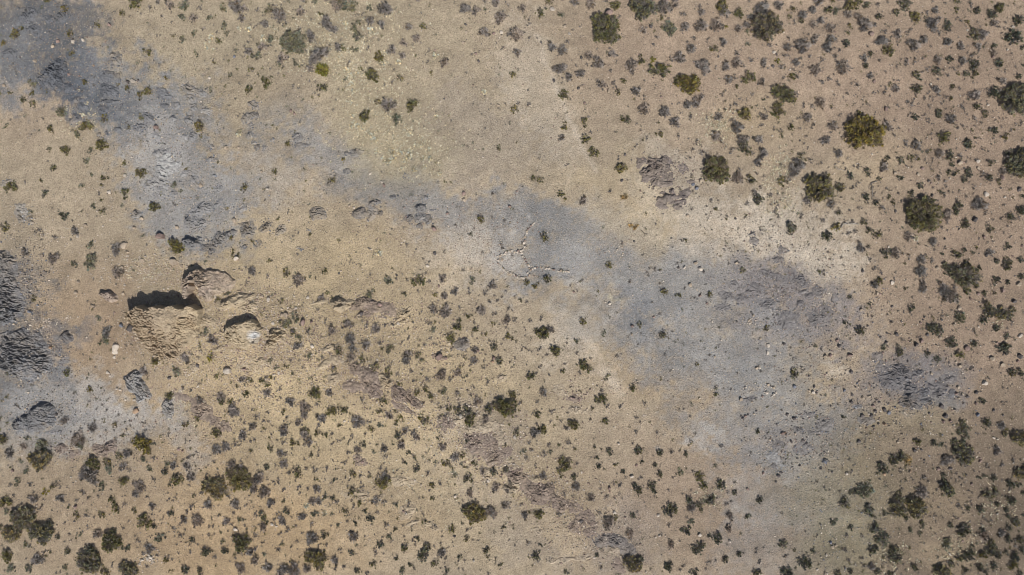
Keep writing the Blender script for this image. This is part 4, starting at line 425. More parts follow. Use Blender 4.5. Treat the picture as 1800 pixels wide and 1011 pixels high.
# ---------------------------------------------------------------- BEDROCK AND CLIFFS
TONE = {'q': (.38, .378, .37), 's': (.205, .21, .225), 'k': (.135, .14, .155), 'g': (.30, .302, .305), 'm': (.255, .205, .175), 'r': (.19, .18, .18), 't': (.40, .34, .265), 'p': (.175, .150, .148), 'b': (.22, .235, .26), 'f': (.43, .36, .265), 'n': (.41, .34, .29)}
TONE_NAME = {'q': "whitish slate", 's': "blue-grey slate", 'k': "dark slate", 'g': "pale grey slate", 'm': "mauve-brown", 'r': "purple-grey rubble", 't': "sandy", 'p': "purplish dark", 'b': "bluish"}
def cell_xy(cell, u, v):
    return 300 * cell[0] + u / 3.997, 253 * cell[1] + v / 3.997 - (0 if cell[1] < 3 else 1)
def rock_mesh(name, hfun, x0, x1, y0, y1, step, tone, size, turn, stretch, amp, seed, colour=None, dust=.35):
    """a rock mass: hfun(x, y) gives envelope height above the terrain (<0 outside); broken into tilted blocks"""
    xs = np.arange(x0, x1, step); ys = np.arange(y0, y1, step)
    x, y = np.meshgrid(xs, ys)
    wx = x + (fbm(x * 1.6, y * 1.6, 3, seed) - .5) * .5; wy = y + (fbm(x * 1.6, y * 1.6, 3, seed + 4) - .5) * .5
    env = hfun(wx, wy)
    a = math.radians(-turn); c, s = math.cos(a), math.sin(a)
    u = (wx * c + wy * s) / (size * stretch) + seed * 3.1; v = (-wx * s + wy * c) / size + seed
    R, dx, dy, e = cells(u, v)
    R2, dx2, dy2, e2 = cells(u * 2.3 + 9, v * 2.3)
    tl = (R[..., 3] - .12) * .8 if tone in 'skgbq' else (R[..., 3] - .35) * 1.1
    block = R[..., 2] * .75 + dy * tl + dx * (R[..., 0] - .5) * .9 - .35 * (1 - sstep(0, .10, e))
    R3, dx3, dy3, e3 = cells(wx / .17 + 3.3, wy / .17 + seed)
    block = block + .45 * (R2[..., 2] - .4 + dy2 * .6 + dx2 * (R2[..., 1] - .5) - .4 * (1 - sstep(0, .12, e2))) + .30 * (R3[..., 2] - .5 + dy3 * .5)
    e01 = np.clip(env, 0, None)
    full = e01 / (e01.max() + 1e-6)
    patch = (.5 if tone in 'skgbq' else .30) + .85 * sstep(.36, .60, fbm(x * .55 + seed, y * .55, 4, seed + 7))
    z = env + amp * patch * (block - .45) * np.clip(e01 / (amp * .9), 0, 1)
    z = z + (fbm(x * 5, y * 5, 3, seed) - .5) * amp * .5
    inside = z > -.07
    Zw = ground_h(x, y) + np.maximum(z, -.12)
    n = inside.copy()
    for ax, sh in ((0, 1), (0, -1), (1, 1), (1, -1)): n |= np.roll(inside, sh, ax)
    idx = np.cumsum(n.ravel()).reshape(n.shape) - 1
    ok = n[:-1, :-1] & n[:-1, 1:] & n[1:, 1:] & n[1:, :-1]
    Q = np.stack([idx[:-1, :-1], idx[:-1, 1:], idx[1:, 1:], idx[1:, :-1]], -1)[ok]
    base = np.array(TONE[tone])
    col = base * (0.82 + 0.36 * R[..., 1:2]) * (0.84 + 0.32 * R2[..., 1:2]) * (0.84 + 0.32 * R3[..., 1:2])
    k = np.clip(dust + .5 * (fbm(x * 1.1, y * 1.1, 4, seed + 2) - .5), 0, .9)[..., None]
    col = col * (1 - k) + soil_colour(x, y) * 1.02 * k
    if colour is not None: col = colour(x, y, col, R)
    cx, cy = (x0 + x1) / 2, (y0 + y1) / 2; cz = float(ground_h(np.array(cx), np.array(cy)))
    V = np.stack([x - cx, y - cy, Zw - cz], -1)[n]
    used = np.zeros(len(V), bool); used[Q.ravel()] = True
    remap = np.cumsum(used) - 1
    return mesh_np(name, V[used], [remap[Q]], [M_ROCK], col=col[n][used]), (cx, cy, cz)

ITEMS = []      # every thing that gets a relational label: (object, px, py, class text, group)
class UF:
    def __init__(s, n): s.p = list(range(n))
    def f(s, a):
        while s.p[a] != a: a = s.p[a]
        return a
    def u(s, a, b): s.p[s.f(a)] = s.f(b)
els = []
for cell, txt in ROCKS.items():
    for t in txt.split(';'):
        q = t.split(); u, v, rx, ry, h = map(float, q[:5])
        px, py = cell_xy(cell, u, v)
        els.append((px, py, rx / 4, ry / 4, h / 100, q[5], float(q[6])))
uf = UF(len(els))
for i, a in enumerate(els):
    for j in range(i):
        b = els[j]
        if a[5] == b[5] and math.hypot(a[0] - b[0], a[1] - b[1]) < .72 * (max(a[2], a[3]) * .5 + min(a[2], a[3]) * .5 + max(b[2], b[3]) * .5 + min(b[2], b[3]) * .5): uf.u(i, j)
groups = {}
HK = {'q': .6, 'r': .8, 'm': .55, 't': .65, 'p': .5, 's': .6, 'k': .7, 'g': .5, 'b': .8}
for i in range(len(els)): groups.setdefault(uf.f(i), []).append(els[i])
KIND = {'q': 'slate_outcrop', 's': 'slate_outcrop', 'k': 'slate_outcrop', 'g': 'slate_outcrop', 'b': 'slate_outcrop', 'm': 'rock_outcrop', 'r': 'rock_outcrop', 't': 'rock_outcrop', 'p': 'rock_outcrop'}
for gi, (root, lst) in enumerate(groups.items()):
    tone = lst[0][5]
    E = []
    hmax = max(e[4] for e in lst)
    for (px, py, rx, ry, h, _, turn) in lst:
        x, y, _z = at(px, py)
        E.append((float(x), float(y), rx * PX * 1.15, ry * PX * 1.15, h * HK[tone], turn))
    def hf(x, y, E=E):
        o = np.full(x.shape, -.3)
        for (cx, cy, rx, ry, h, turn) in E:
            a = math.radians(-turn); c, s = math.cos(a), math.sin(a)
            u = ((x - cx) * c + (y - cy) * s) / rx; v = (-(x - cx) * s + (y - cy) * c) / ry
            d = 1.12 - np.hypot(u, v)
            o = np.maximum(o, np.where(d > 0, h * sstep(-.05, .8, d), d * .5))
        q = fbm(x * 1.3, y * 1.3, 4, 6.0 + E[0][0])
        return np.where(o > 0, o * 1.15 - hmax * 1.5 * np.clip(.52 - q, -.12, .5), o)
    m = .5
    x0 = min(e[0] - max(e[2], e[3]) for e in E) - m; x1 = max(e[0] + max(e[2], e[3]) for e in E) + m
    y0 = min(e[1] - max(e[2], e[3]) for e in E) - m; y1 = max(e[1] + max(e[2], e[3]) for e in E) + m
    big = max(max(e[2], e[3]) for e in E)
    flat = tone in 'r'
    amp = {'q': .3, 'r': .26, 'm': .24, 't': .32, 'p': .36, 's': .28, 'k': .32, 'g': .26, 'b': .2}[tone]
    amp = min(amp, .8 * hmax + .10)
    size = {'q': .28, 'r': .22, 'm': .22, 't': .28, 'p': .28, 's': .30, 'k': .30, 'g': .32, 'b': .3}[tone]
    stretch = {'q': 1.4, 'r': 1.1, 'm': 1.15, 't': 1.3, 'p': 1.25, 's': 1.35, 'k': 1.3, 'g': 1.4, 'b': 1.2}[tone]
    name = KIND[tone]
    me, loc = rock_mesh(name, hf, x0, x1, y0, y1, .06, tone, size, lst[0][6] * .5, stretch, amp, 1.0 + gi * .37, dust={'q': .15, 'r': .30, 'm': .16, 't': .5, 'p': .22, 's': .58, 'k': .45, 'g': .5, 'b': .4}[tone])
    o = link(name, me, loc=loc)
    px = sum(e[0] for e in lst) / len(lst); py = sum(e[1] for e in lst) / len(lst)
    area = sum(e[2] * e[3] for e in lst)
    sz = "long" if len(lst) > 3 else ("small" if area < 60 else ("broad" if area > 220 else "low"))
    tag(o, cat="rock outcrop")
    ITEMS.append((o, px, py, "%s %s outcrop" % (sz, TONE_NAME[tone]), "bedrock showing through the gravel"))

# ---- the named rock masses: outlines as (photo x, photo y, height there)
def poly_sd(x, y, P):
    d = np.full(x.shape, 1e9); ins = np.zeros(x.shape, bool)
    for (ax, ay), (bx, by) in zip(P, P[1:] + P[:1]):
        t = np.clip(((x - ax) * (bx - ax) + (y - ay) * (by - ay)) / ((bx - ax) ** 2 + (by - ay) ** 2 + 1e-12), 0, 1)
        d = np.minimum(d, np.hypot(x - ax - t * (bx - ax), y - ay - t * (by - ay)))
        cr = ((ay > y) != (by > y)) & (x < (bx - ax) * (y - ay) / (by - ay + 1e-12) + ax)
        ins ^= cr
    return np.where(ins, d, -d)
def mass(name, pts, edge, tone, size, turn, stretch, amp, seed, label, cat, colour=None, step=.045, soft=0.25, dust=.3, rag=0.0):
    """pts carry their own top heights; heights blend by inverse distance, edges fall within `edge` metres"""
    P = []; H = []
    for (px, py, h) in pts:
        x, y, _z = at(px, py, h); P.append((float(x), float(y))); H.append(h)
    def hf(x, y):
        wt = 0; hh = 0
        for (ax, ay), h in zip(P, H):
            w = 1 / ((x - ax) ** 2 + (y - ay) ** 2 + .3) ** 1.5
            wt = wt + w; hh = hh + w * h
        d = poly_sd(x, y, P)
        o = np.where(d > 0, np.maximum(hh / wt, 0) * (soft + (1 - soft) * sstep(0, edge, d)) * sstep(-.02, .12, d) + .01, d * .8)
        if rag: o = np.where(o > 0, o * 1.1 - rag * np.clip(.58 - (.5 * fbm(x * .8, y * .8, 4, seed) + .5 * fbm(x * 2.1, y * 2.1, 3, seed)), -.1, .6) * 2.2, o)
        return o
    xs = [p[0] for p in P]; ys = [p[1] for p in P]
    me, loc = rock_mesh(name, hf, min(xs) - .6, max(xs) + .6, min(ys) - .6, max(ys) + .6, step, tone, size, turn, stretch, amp, seed, colour, dust)
    return tag(link(name, me, loc=loc), label, cat)
def warm(x, y, c, R):
    k = sstep(.45, .62, fbm(x * .6, y * .6, 4, 3.3))[..., None]
    return c * (1 - .25 * k) + np.array((.34, .26, .20)) * .25 * k
def limed(cx, cy, r):
    wx, wy, _ = at(cx, cy, 1.4)
    def f(x, y, c, R):
        k = (1 - sstep(.35, 1.0, np.hypot(x - wx, y - wy) / r + (fbm(x * 2.5, y * 2.5, 3) - .5) * .9))[..., None]
        return c * (1 - k) + np.array((.68, .67, .66)) * k
    return f
mass("rock_fin", [(214,547,1.1),(226,543,1.35),(240,538,1.5),(256,541,1.45),(270,536,1.6),(284,539,1.5),(300,537,1.55),(318,540,1.5),(334,538,1.5),(347,544,1.1),(353,557,.5),(350,576,.3),(338,598,.22),(322,616,.2),(298,638,.18),(278,634,.2),(258,616,.25),(243,594,.4),(232,574,.7)], .15, 'f', .32, 14, 1.3, .30, 2.2, "tall sandy rock fin with a steep face in deep shadow along its upper side", "cliff", warm, soft=.92, dust=.55, rag=.16)
mass("rock_crag", [(312,512,1.1),(313,502,1.25),(319,490,1.25),(329,481,1.05),(344,476,.45),(360,474,.22),(384,475,.2),(404,482,.2),(414,494,.16),(402,512,.16),(380,522,.2),(362,529,.4),(350,527,.8),(345,512,.9),(336,499,1.15),(324,502,1.2)], .12, 'n', .32, -30, 1.2, .30, 5.1, "pale pinkish crag rising behind the rock fin, dark on its left side", "cliff", warm, soft=.92, dust=.3, rag=.1)
mass("rock_pillar", [(316,521,1.25),(318,506,1.35),(328,496,1.2),(336,502,1.0),(334,514,.85),(327,526,.9),(318,530,1.1)], .1, 'n', .34, 70, 1.2, .16, 7.7, "reddish sunlit rock bridge joining the tall fin to the crag", "cliff", warm, soft=.95, dust=.1)
mass("capped_boulder", [(388,588,.6),(394,575,.85),(408,565,1.0),(424,566,.9),(436,562,.95),(448,570,.8),(458,580,.55),(452,594,.5),(448,608,.35),(434,615,.4),(416,611,.4),(398,604,.5)], .25, 'f', .34, 20, 1.2, .28, 3.4, "round rock mound with white-stained top and shadowed upper side", "boulder", limed(437, 592, .7), soft=.65, dust=.3, rag=.08)
mass("slate_ridge", [(-8,440,.3),(10,438,.33),(26,447,.33),(32,470,.3),(30,495,.3),(34,520,.3),(44,545,.25),(30,570,.25),(-8,575,.3)], .6, 's', .28, 12, 1.6, .34, 4.2, "ribbed dark slate ridge cut by the left edge, upper of two", "rock outcrop", soft=.2, dust=.5, rag=.3)
mass("slate_ridge", [(-8,584,.3),(14,580,.33),(40,574,.33),(68,588,.3),(84,610,.26),(92,636,.25),(82,654,.25),(72,668,.2),(46,680,.2),(20,664,.2),(-8,652,.3)], .6, 's', .28, 18, 1.6, .34, 6.6, "ribbed dark slate ridge at the left edge, lower of two", "rock outcrop", soft=.2, dust=.5, rag=.28)
mass("slate_mound", [(16,742,.25),(40,728,.4),(54,714,.6),(70,708,.6),(90,714,.5),(96,730,.4),(94,750,.25),(62,760,.2),(20,758,.2)], .4, 'k', .26, 10, 1.6, .30, 8.3, "dark slate mound with layered face at the lower left", "rock outcrop", soft=.3, dust=.35, rag=.2)
mass("slate_slab", [(216,665,.35),(222,655,.45),(234,649,.45),(246,657,.45),(248,670,.4),(258,684,.3),(265,697,.2),(254,704,.2),(240,710,.2),(236,697,.25),(222,686,.3)], .25, 'g', .28, 30, 1.7, .24, 9.9, "pale grey layered slate slab, lying alone in the brown gully", "rock outcrop", soft=.5, dust=.15)
mass("slate_slab", [(279,714,.25),(289,702,.3),(300,704,.3),(306,718,.3),(301,738,.2),(292,734,.2),(284,726,.2)], .25, 'g', .26, 30, 1.6, .18, 11.3, "small pale grey slate slab beside a dark olive shrub, left", "rock outcrop", soft=.5, dust=.25, rag=.08)
mass("slate_boulder", [(99,590,.3),(106,583,.5),(116,580,.55),(122,588,.4),(121,600,.25),(108,604,.2)], .25, 'k', .26, 60, 1.4, .25, 12.7, "pointed blue-grey slate knob on the brown gully floor", "boulder", soft=.4)
mass("block_boulder", [(171,517,.45),(176,511,.6),(190,511,.6),(202,517,.45),(204,526,.35),(190,530,.3),(176,524,.4)], .2, 'n', .30, 20, 1.3, .2, 13.9, "squat reddish-tan boulder with dark upper side, left of the fin", "boulder", soft=.6)
mass("ledge_boulder", [(578,540,.4),(584,526,.55),(594,520,.6),(606,526,.45),(608,540,.3),(596,546,.25)], .25, 't', .32, 20, 1.3, .22, 15.2, "tan ledge boulder with dark left side, at head of a rocky strip", "boulder", soft=.5)
# ---------------------------------------------------------------- PLANTS
LEAFC = {'j': (.230, .205, .115), 'g': (.190, .176, .080), 'd': (.145, .146, .098), 'w': (.150, .130, .108), 's': (.185, .190, .130), 'y': (.27, .25, .06), 't': (.56, .52, .40), 'o': (.36, .28, .16), 'Y': (.215, .190, .065), 'k': (.205, .192, .112), 'b': (.175, .160, .105)}
TWIGC = {'j': (.26, .235, .205), 'g': (.24, .21, .165), 'd': (.20, .185, .168), 'w': (.36, .325, .30), 's': (.27, .25, .20), 'y': (.2, .17, .1), 't': (.5, .44, .3), 'o': (.3, .22, .13), 'Y': (.19, .16, .11), 'k': (.23, .21, .19), 'b': (.19, .165, .15)}
def leaves_np(C, N, size, aspect, base, r, jitter=.42):
    """rhombic leaf sprays at centres C, growing outward along N, faces turned up"""
    n = len(C)
    t = N + r.normal(size=(n, 3)) * .45
    t /= np.linalg.norm(t, axis=1, keepdims=True) + 1e-9
    nn = np.array([0, 0, 1.0]) + N * .5 + r.normal(size=(n, 3)) * .45
    b = np.cross(nn, t); b /= np.linalg.norm(b, axis=1, keepdims=True) + 1e-9
    s = size * r.uniform(.55, 1.45, (n, 1))
    V = np.stack([C - t * s, C - b * s * aspect, C + t * s, C + b * s * aspect], 1).reshape(-1, 3)
    F = np.arange(4 * n).reshape(-1, 4)
    k = 1 + jitter * r.uniform(-1, 1, (n, 1)); hue = r.uniform(-1, 1, (n, 1))
    c = np.array(base) * k * (1 + hue * np.array([.10, .0, -.12]))
    return V, F, np.repeat(c, 4, 0)
def twigs_np(P0, P1, r0, r1, base, r):
    d = P1 - P0; d /= np.linalg.norm(d, axis=1, keepdims=True) + 1e-9
    a = np.cross(d, np.array([.3, .2, 1.0])); a /= np.linalg.norm(a, axis=1, keepdims=True) + 1e-9
    b = np.cross(d, a)
    V = []
    for P, q in ((P0, r0), (P1, r1)):
        for k in range(3):
            th = 2 * math.pi * k / 3
            V.append(P + (a * math.cos(th) + b * math.sin(th)) * np.asarray(q).reshape(-1, 1))
    V = np.stack(V, 1).reshape(-1, 3)
    n = len(P0); o = np.arange(n)[:, None] * 6
    F = np.concatenate([o + np.array([[k, (k + 1) % 3, 3 + (k + 1) % 3, 3 + k]]) for k in range(3)])
    c = np.repeat(np.array(base) * r.uniform(.7, 1.3, (n, 1)), 6, 0)
    return V, F, c
def lobes_rand(r, n, spread=.62):
    L = []
    for i in range(n):
        a = 2 * math.pi * (i + r.uniform(0, .7)) / n; d = spread * (r.uniform(.55, 1.0) if n > 1 else 0)
        L.append((d * math.cos(a), d * math.sin(a), r.uniform(.30, .52) if n > 1 else .9))
    if n > 2: L.append((r.uniform(-.15, .15), r.uniform(-.15, .15), .55))
    return L
def shrub_geo(kind, L, n_leaf, lsize, n_twig, twig_r, h, seed, tufts=12):
    """L = lobes (x, y, radius) in metres or unit size; leaf sprays on and in the lobes, twigs from the root out through them"""
    r = np.random.default_rng(seed)
    L = np.array(L, float); w = L[:, 2] ** 2; w /= w.sum()
    li = r.choice(len(L), n_leaf, p=w)
    d = r.normal(size=(n_leaf, 3)); d[:, 2] = np.abs(d[:, 2]) * .8 + .05
    d /= np.linalg.norm(d, axis=1, keepdims=True)
    # leaves sit in tufts at the branch ends, with gaps between the tufts
    nt = max(5, int(tufts))
    tl = r.choice(len(L), nt, p=w)
    a = r.uniform(0, 2 * math.pi, nt); rr_ = np.sqrt(r.uniform(.0, 1.0, nt))
    hz = np.sqrt(np.clip(1.08 - rr_ ** 2, .05, 1)) * r.uniform(.35, 1.0, nt)
    T = np.stack([np.cos(a) * rr_, np.sin(a) * rr_, hz], 1) * L[tl, 2:3] * r.uniform(.78, 1.22, (nt, 1))
    off = np.stack([L[tl, 0], L[tl, 1], np.zeros(nt)], 1)
    tsize = L[tl, 2] * (r.uniform(.12, .32, nt) if nt < 60 else r.uniform(.08, .22, nt))
    k = r.choice(nt, n_leaf, p=tsize ** 2 / (tsize ** 2).sum())
    C = T[k] + d * (tsize[k] * r.uniform(.1, 1.0, n_leaf) ** .6)[:, None]
    out = T[k] * .8 / (np.linalg.norm(T[k], axis=1, keepdims=True) + 1e-9) + d
    d = out / (np.linalg.norm(out, axis=1, keepdims=True) + 1e-9)
    C[:, 2] = np.abs(C[:, 2]) * h + .02; C += off[k]
    tone_ = r.uniform(.6, 1.45, nt)[k]
    asp = {'s': .28, 't': .22, 'o': .2, 'w': .3}.get(kind, .34)
    lv = leaves_np(C, d, lsize, asp, LEAFC[kind], r)
    dead = (r.random(nt) < (.22 if kind not in 'toy' else 0))[k]; warm_ = r.uniform(-1, 1, nt)[k]
    cc = lv[2] * np.repeat(tone_, 4)[:, None] * (1 + np.repeat(warm_, 4)[:, None] * np.array([.14, .03, -.16]))
    dd = np.array(TWIGC[kind]) * .72 * np.repeat(tone_, 4)[:, None]
    lv = (lv[0], lv[1], np.where(np.repeat(dead, 4)[:, None], dd, cc))
    ti = r.choice(len(L), n_twig, p=w)
    td = r.normal(size=(n_twig, 3)); td[:, 2] = np.abs(td[:, 2]) * .75 + .06
    td /= np.linalg.norm(td, axis=1, keepdims=True)
    reach = L[ti, 2] * r.uniform(.65, 1.12, n_twig)
    P1 = np.stack([L[ti, 0] + td[:, 0] * reach, L[ti, 1] + td[:, 1] * reach, .04 * h + td[:, 2] * reach * h * 1.2], 1)
    root = np.stack([L[ti, 0] * .35, L[ti, 1] * .35, np.zeros(n_twig)], 1) + r.normal(size=(n_twig, 3)) * np.array([.05, .05, .0]) * L[:, 2].max()
    mid = root * .45 + P1 * .55 + r.normal(size=(n_twig, 3)) * .06 * L[:, 2].max()
    mid[:, 2] = np.abs(mid[:, 2]); root[:, 2] = -.04
    t1 = twigs_np(root, mid, np.full(n_twig, twig_r * 1.5), np.full(n_twig, twig_r), TWIGC[kind], r)
    t2 = twigs_np(mid, P1, np.full(n_twig, twig_r), np.full(n_twig, twig_r * .45), TWIGC[kind], r)
    tw = (np.concatenate([t1[0], t2[0]]), np.concatenate([t1[1], t2[1] + len(t1[0])]), np.concatenate([t1[2], t2[2]]))
    return lv, tw
def both(lv, tw):
    return np.concatenate([lv[0], tw[0]]), [lv[1], tw[1] + len(lv[0])], np.concatenate([np.zeros(len(lv[1])), np.ones(len(tw[1]))]), np.concatenate([lv[2], tw[2]])
SPEC = {  # leaves, leaf size, twigs, twig radius, height for unit radius 1, by size class
 'g': ((170, .19, 16, .035, 1.05, 10), (440, .115, 40, .026, 1.0, 22), (1000, .078, 80, .020, .95, 46)),
 'd': ((190, .19, 16, .035, 1.05, 10), (480, .115, 40, .026, 1.0, 22), (1050, .078, 80, .020, .95, 46)),
 'w': ((90, .17, 70, .040, .95, 10), (260, .105, 170, .028, .95, 20), (560, .072, 340, .022, .9, 38)),
 's': ((120, .22, 30, .035, .75, 9), (320, .145, 70, .028, .75, 18), (620, .105, 140, .022, .7, 34)),
 'y': ((170, .19, 10, .03, .75, 10), (480, .12, 20, .025, .72, 20), (800, .09, 40, .02, .7, 30)),
 't': ((420, .34, 10, .02, .30, 20), (320, .3, 20, .02, .32, 18), (360, .28, 30, .02, .3, 20)),
 'o': ((160, .38, 10, .02, .40, 10), (300, .28, 30, .02, .38, 16), (520, .2, 60, .02, .35, 26)),
}
VARS = {}
def variants(kind, cls):
    if (kind, cls) not in VARS:
        out = []
        nl, ls, nt_, tr, h, tf = SPEC[kind][cls]
        for v in range(9 if cls < 2 else 7):
            seed = 1000 * cls + 37 * v + 7 * ord(kind)
            r = np.random.default_rng(seed)
            n = [1, 3, 3, 4, 2, 4, 5, 3, 4][v] if cls == 0 else [4, 3, 5, 4, 6, 5, 3, 4, 5][v]
            if kind in 'to': n = 1 if cls == 0 else 3
            L = lobes_rand(r, n)
            lv, tw = shrub_geo(kind, L, nl, ls, nt_, tr, h, seed, tf)
            if cls == 0:
                V, F, mi, c = both(lv, tw)
                out.append((mesh_np(kind, V, F, [M_STRAW if kind in 'to' else M_LEAF, M_TWIG], mi, c),))
            else:
                out.append((mesh_np("foliage", lv[0], [lv[1]], [M_STRAW if kind in 'to' else M_LEAF], None, lv[2]), mesh_np("branches", tw[0], [tw[1]], [M_TWIG], None, tw[2])))
        VARS[(kind, cls)] = out
    return VARS[(kind, cls)]
KNAME = {'g': ('olive_shrub', 'olive-green shrub', 'olive shrubs on the desert gravel'), 'd': ('dark_shrub', 'dark green shrub', 'dark green shrubs on the desert gravel'), 'w': ('woody_shrub', 'grey-brown twiggy shrub', 'grey-brown shrubs on the desert gravel'), 's': ('sage_shrub', 'pale grey-green shrub', 'pale grey-green shrubs on the desert gravel'), 'y': ('yellow_shrub', 'yellow-green shrub', 'yellow-green shrubs on the gravel'), 't': ('grass_tussock', 'pale straw tussock', 'pale straw tussocks'), 'o': ('grass_tussock', 'orange-brown straw clump', 'orange-brown straw clumps')}
plants = []
for cell, txt in VEG.items():
    for t in txt.split(';'):
        u, v, r, k = t.split()
        px, py = cell_xy(cell, float(u), float(v))
        plants.append((px, py, float(r) / 4, k))
plants.sort(key=lambda p: -p[2])
count = {}; rest = []
for (px, py, r, k) in plants:
    count[k] = count.get(k, 0) + 1
    if count[k] > 300: rest.append((px, py, r, k)); continue
    x, y, z = (float(q) for q in at(px, py))
    rm = r * PX * {'t': 1.25, 'w': 1.34, 's': 1.28}.get(k, 1.2)
    cls = 0 if r < 6 else (1 if r < 10.5 else 2)
    vs = variants(k, cls); me = vs[int(rng.integers(len(vs)))]
    a = float(rng.uniform(0, 6.283)); sc = (rm * float(rng.uniform(.92, 1.14)), rm * float(rng.uniform(.84, 1.06)), rm * float(rng.uniform(.85, 1.15)))
    name, look, grp = KNAME[k]
    if cls == 0:
        o = link(name, me[0], loc=(x, y, z), rz=a, scale=sc)
    else:
        o = link(name, None, loc=(x, y, z), rz=a, scale=sc)
        o.empty_display_size = .2
        link("foliage", me[0], o); link("branches", me[1], o)
    tag(o, cat="tussock" if k in 'to' else "shrub")
    size = "tiny" if r < 3.6 else ("small" if r < 6.2 else ("medium" if r < 9.2 else "large"))
    if k in 'to': size = "tiny" if r < 3.6 else "round"
    ITEMS.append((o, px, py, size + " " + look, grp))

# ---- the big bushes, each its own shape
LANDMARKS = []
for i, (px, py, lob, k, label, short) in enumerate(BIG):
    if not lob: continue
    x, y, z = (float(q) for q in at(px, py))
    L = [(dx * PX, -dy * PX, r * PX * .98) for dx, dy, r in lob]
    area = sum(l[2] ** 2 for l in L)
    lv, tw = shrub_geo(k, L, int(2500 * area) + 400, .070 if k != 's' else .10, int(520 * area) + 80, .014, .9, 500 + i, 95 * area + 70)
    o = link("large_bush", None, loc=(x, y, z))
    link("foliage", mesh_np("foliage", lv[0], [lv[1]], [M_LEAF], None, lv[2]), o)
    link("branches", mesh_np("branches", tw[0], [tw[1]], [M_TWIG], None, tw[2]), o)
    tag(o, label, "bush", "large bushes standing out among the shrubs")
    LANDMARKS.append((px, py, short))

# ---- scrub too small and too many to count, and what grows just outside the picture: one object
def scatter_geo(items, seed):
    Vs, Fl, Ft, Cs, n = [], [], [], [], 0
    r = np.random.default_rng(seed)
    AX, AY, AZ = at(np.array([i[0] for i in items]), np.array([i[1] for i in items]))
    for (px, py, rp, k), x, y, z in zip(items, AX, AY, AZ):
        rm = rp * PX * 1.1
        L = [(l[0] * rm, l[1] * rm, l[2] * rm) for l in lobes_rand(r, int(r.integers(2, 5)))]
        lv, tw = shrub_geo(k, L, 70 if k != 'w' else 40, .2 * rm, 8 if k != 'w' else 30, .035 * rm, .7, int(r.integers(1e6)))
        off = np.array([x, y, z])
        Vs += [lv[0] + off, tw[0] + off]; Cs += [lv[2], tw[2]]
        Fl.append(lv[1] + n); n += len(lv[0]); Ft.append(tw[1] + n); n += len(tw[0])
    F0 = np.concatenate(Fl); F1 = np.concatenate(Ft)
    return np.concatenate(Vs), [F0, F1], np.concatenate([np.zeros(len(F0)), np.ones(len(F1))]), np.concatenate(Cs)
def dens(px, py):
    d = 0.15 + .9 * np.exp(-(((px - 520) / 330) ** 2 + ((py - 800) / 210) ** 2)) + 1.0 * np.exp(-(((px - 1600) / 330) ** 2 + ((py - 180) / 320) ** 2)) + 1.0 * np.exp(-(((px - 1680) / 220) ** 2 + ((py - 920) / 110) ** 2)) + .9 * np.exp(-(((px - 560) / 170) ** 2 + ((py - 80) / 90) ** 2)) + .5 * np.exp(-(((px - 850) / 120) ** 2 + ((py - 600) / 70) ** 2))
    return d
tinyp = list(rest)
while len(tinyp) < len(rest) + 4200:
    px, py = rng.uniform(0, 1800), rng.uniform(0, 1011)
    if rng.uniform(0, 1.3) < dens(px, py) * (.45 + 1.5 * float(sstep(.42, .62, fbm(np.array(px * .02), np.array(py * .02), 4, 31.0)))): tinyp.append((px, py, float(rng.uniform(1.5, 3.9)), 'wwwwgs'[int(rng.integers(6))]))
while len(tinyp) < len(rest) + 4500:
    px, py = rng.uniform(-250, 2050), rng.uniform(-200, 1211)
    if (px < -12 or px > 1812 or py < -12 or py > 1023) and rng.uniform(0, 1.2) < dens(px, py) + .2: tinyp.append((px, py, float(rng.uniform(3, 11)), 'wwwggdds'[int(rng.integers(8))]))
V, F, mi, c = scatter_geo(tinyp, 3)
tag(link("small_scrub", mesh_np("small_scrub", V, F, [M_LEAF, M_TWIG], mi, c)), "tiny scattered scrub between the larger shrubs", "scrub", kind="stuff")

# ---- dry grass litter: pale straw blades in patches
GP = [(690,240,90,60,500),(600,60,110,70,420),(560,100,60,50,200),(1262,225,30,26,160),(1372,300,34,34,160),(650,150,60,50,240),(1370,360,30,25,80),(1760,560,20,20,40),(1575,980,40,30,80),(1680,960,60,30,90),(760,820,120,70,120),(330,720,40,40,60),(1250,870,30,24,60),(260,470,60,26,80),(1750,890,40,40,60),(140,210,30,30,80)]
P = []
for (gx_, gy_, sx, sy, n) in GP:
    q = rng.normal(size=(n, 2)) * np.array([sx, sy]) * .55 + np.array([gx_, gy_]); P.append(q)
P = np.concatenate(P)
x, y, z = at(P[:, 0], P[:, 1])
n = len(x)
C = np.repeat(np.stack([x, y, z + .03], 1), 7, 0) + rng.normal(size=(n * 7, 3)) * np.array([.06, .06, .02])
Nn = rng.normal(size=(n * 7, 3)); Nn[:, 2] = np.abs(Nn[:, 2]) + .6
lv = leaves_np(C, Nn / np.linalg.norm(Nn, axis=1, keepdims=True), .10, .22, (.62, .56, .41), rng)
tag(link("dry_grass", mesh_np("dry_grass", lv[0], [lv[1]], [M_STRAW], None, lv[2])), "thin dry straw-coloured grass litter in patches", "grass", kind="stuff")
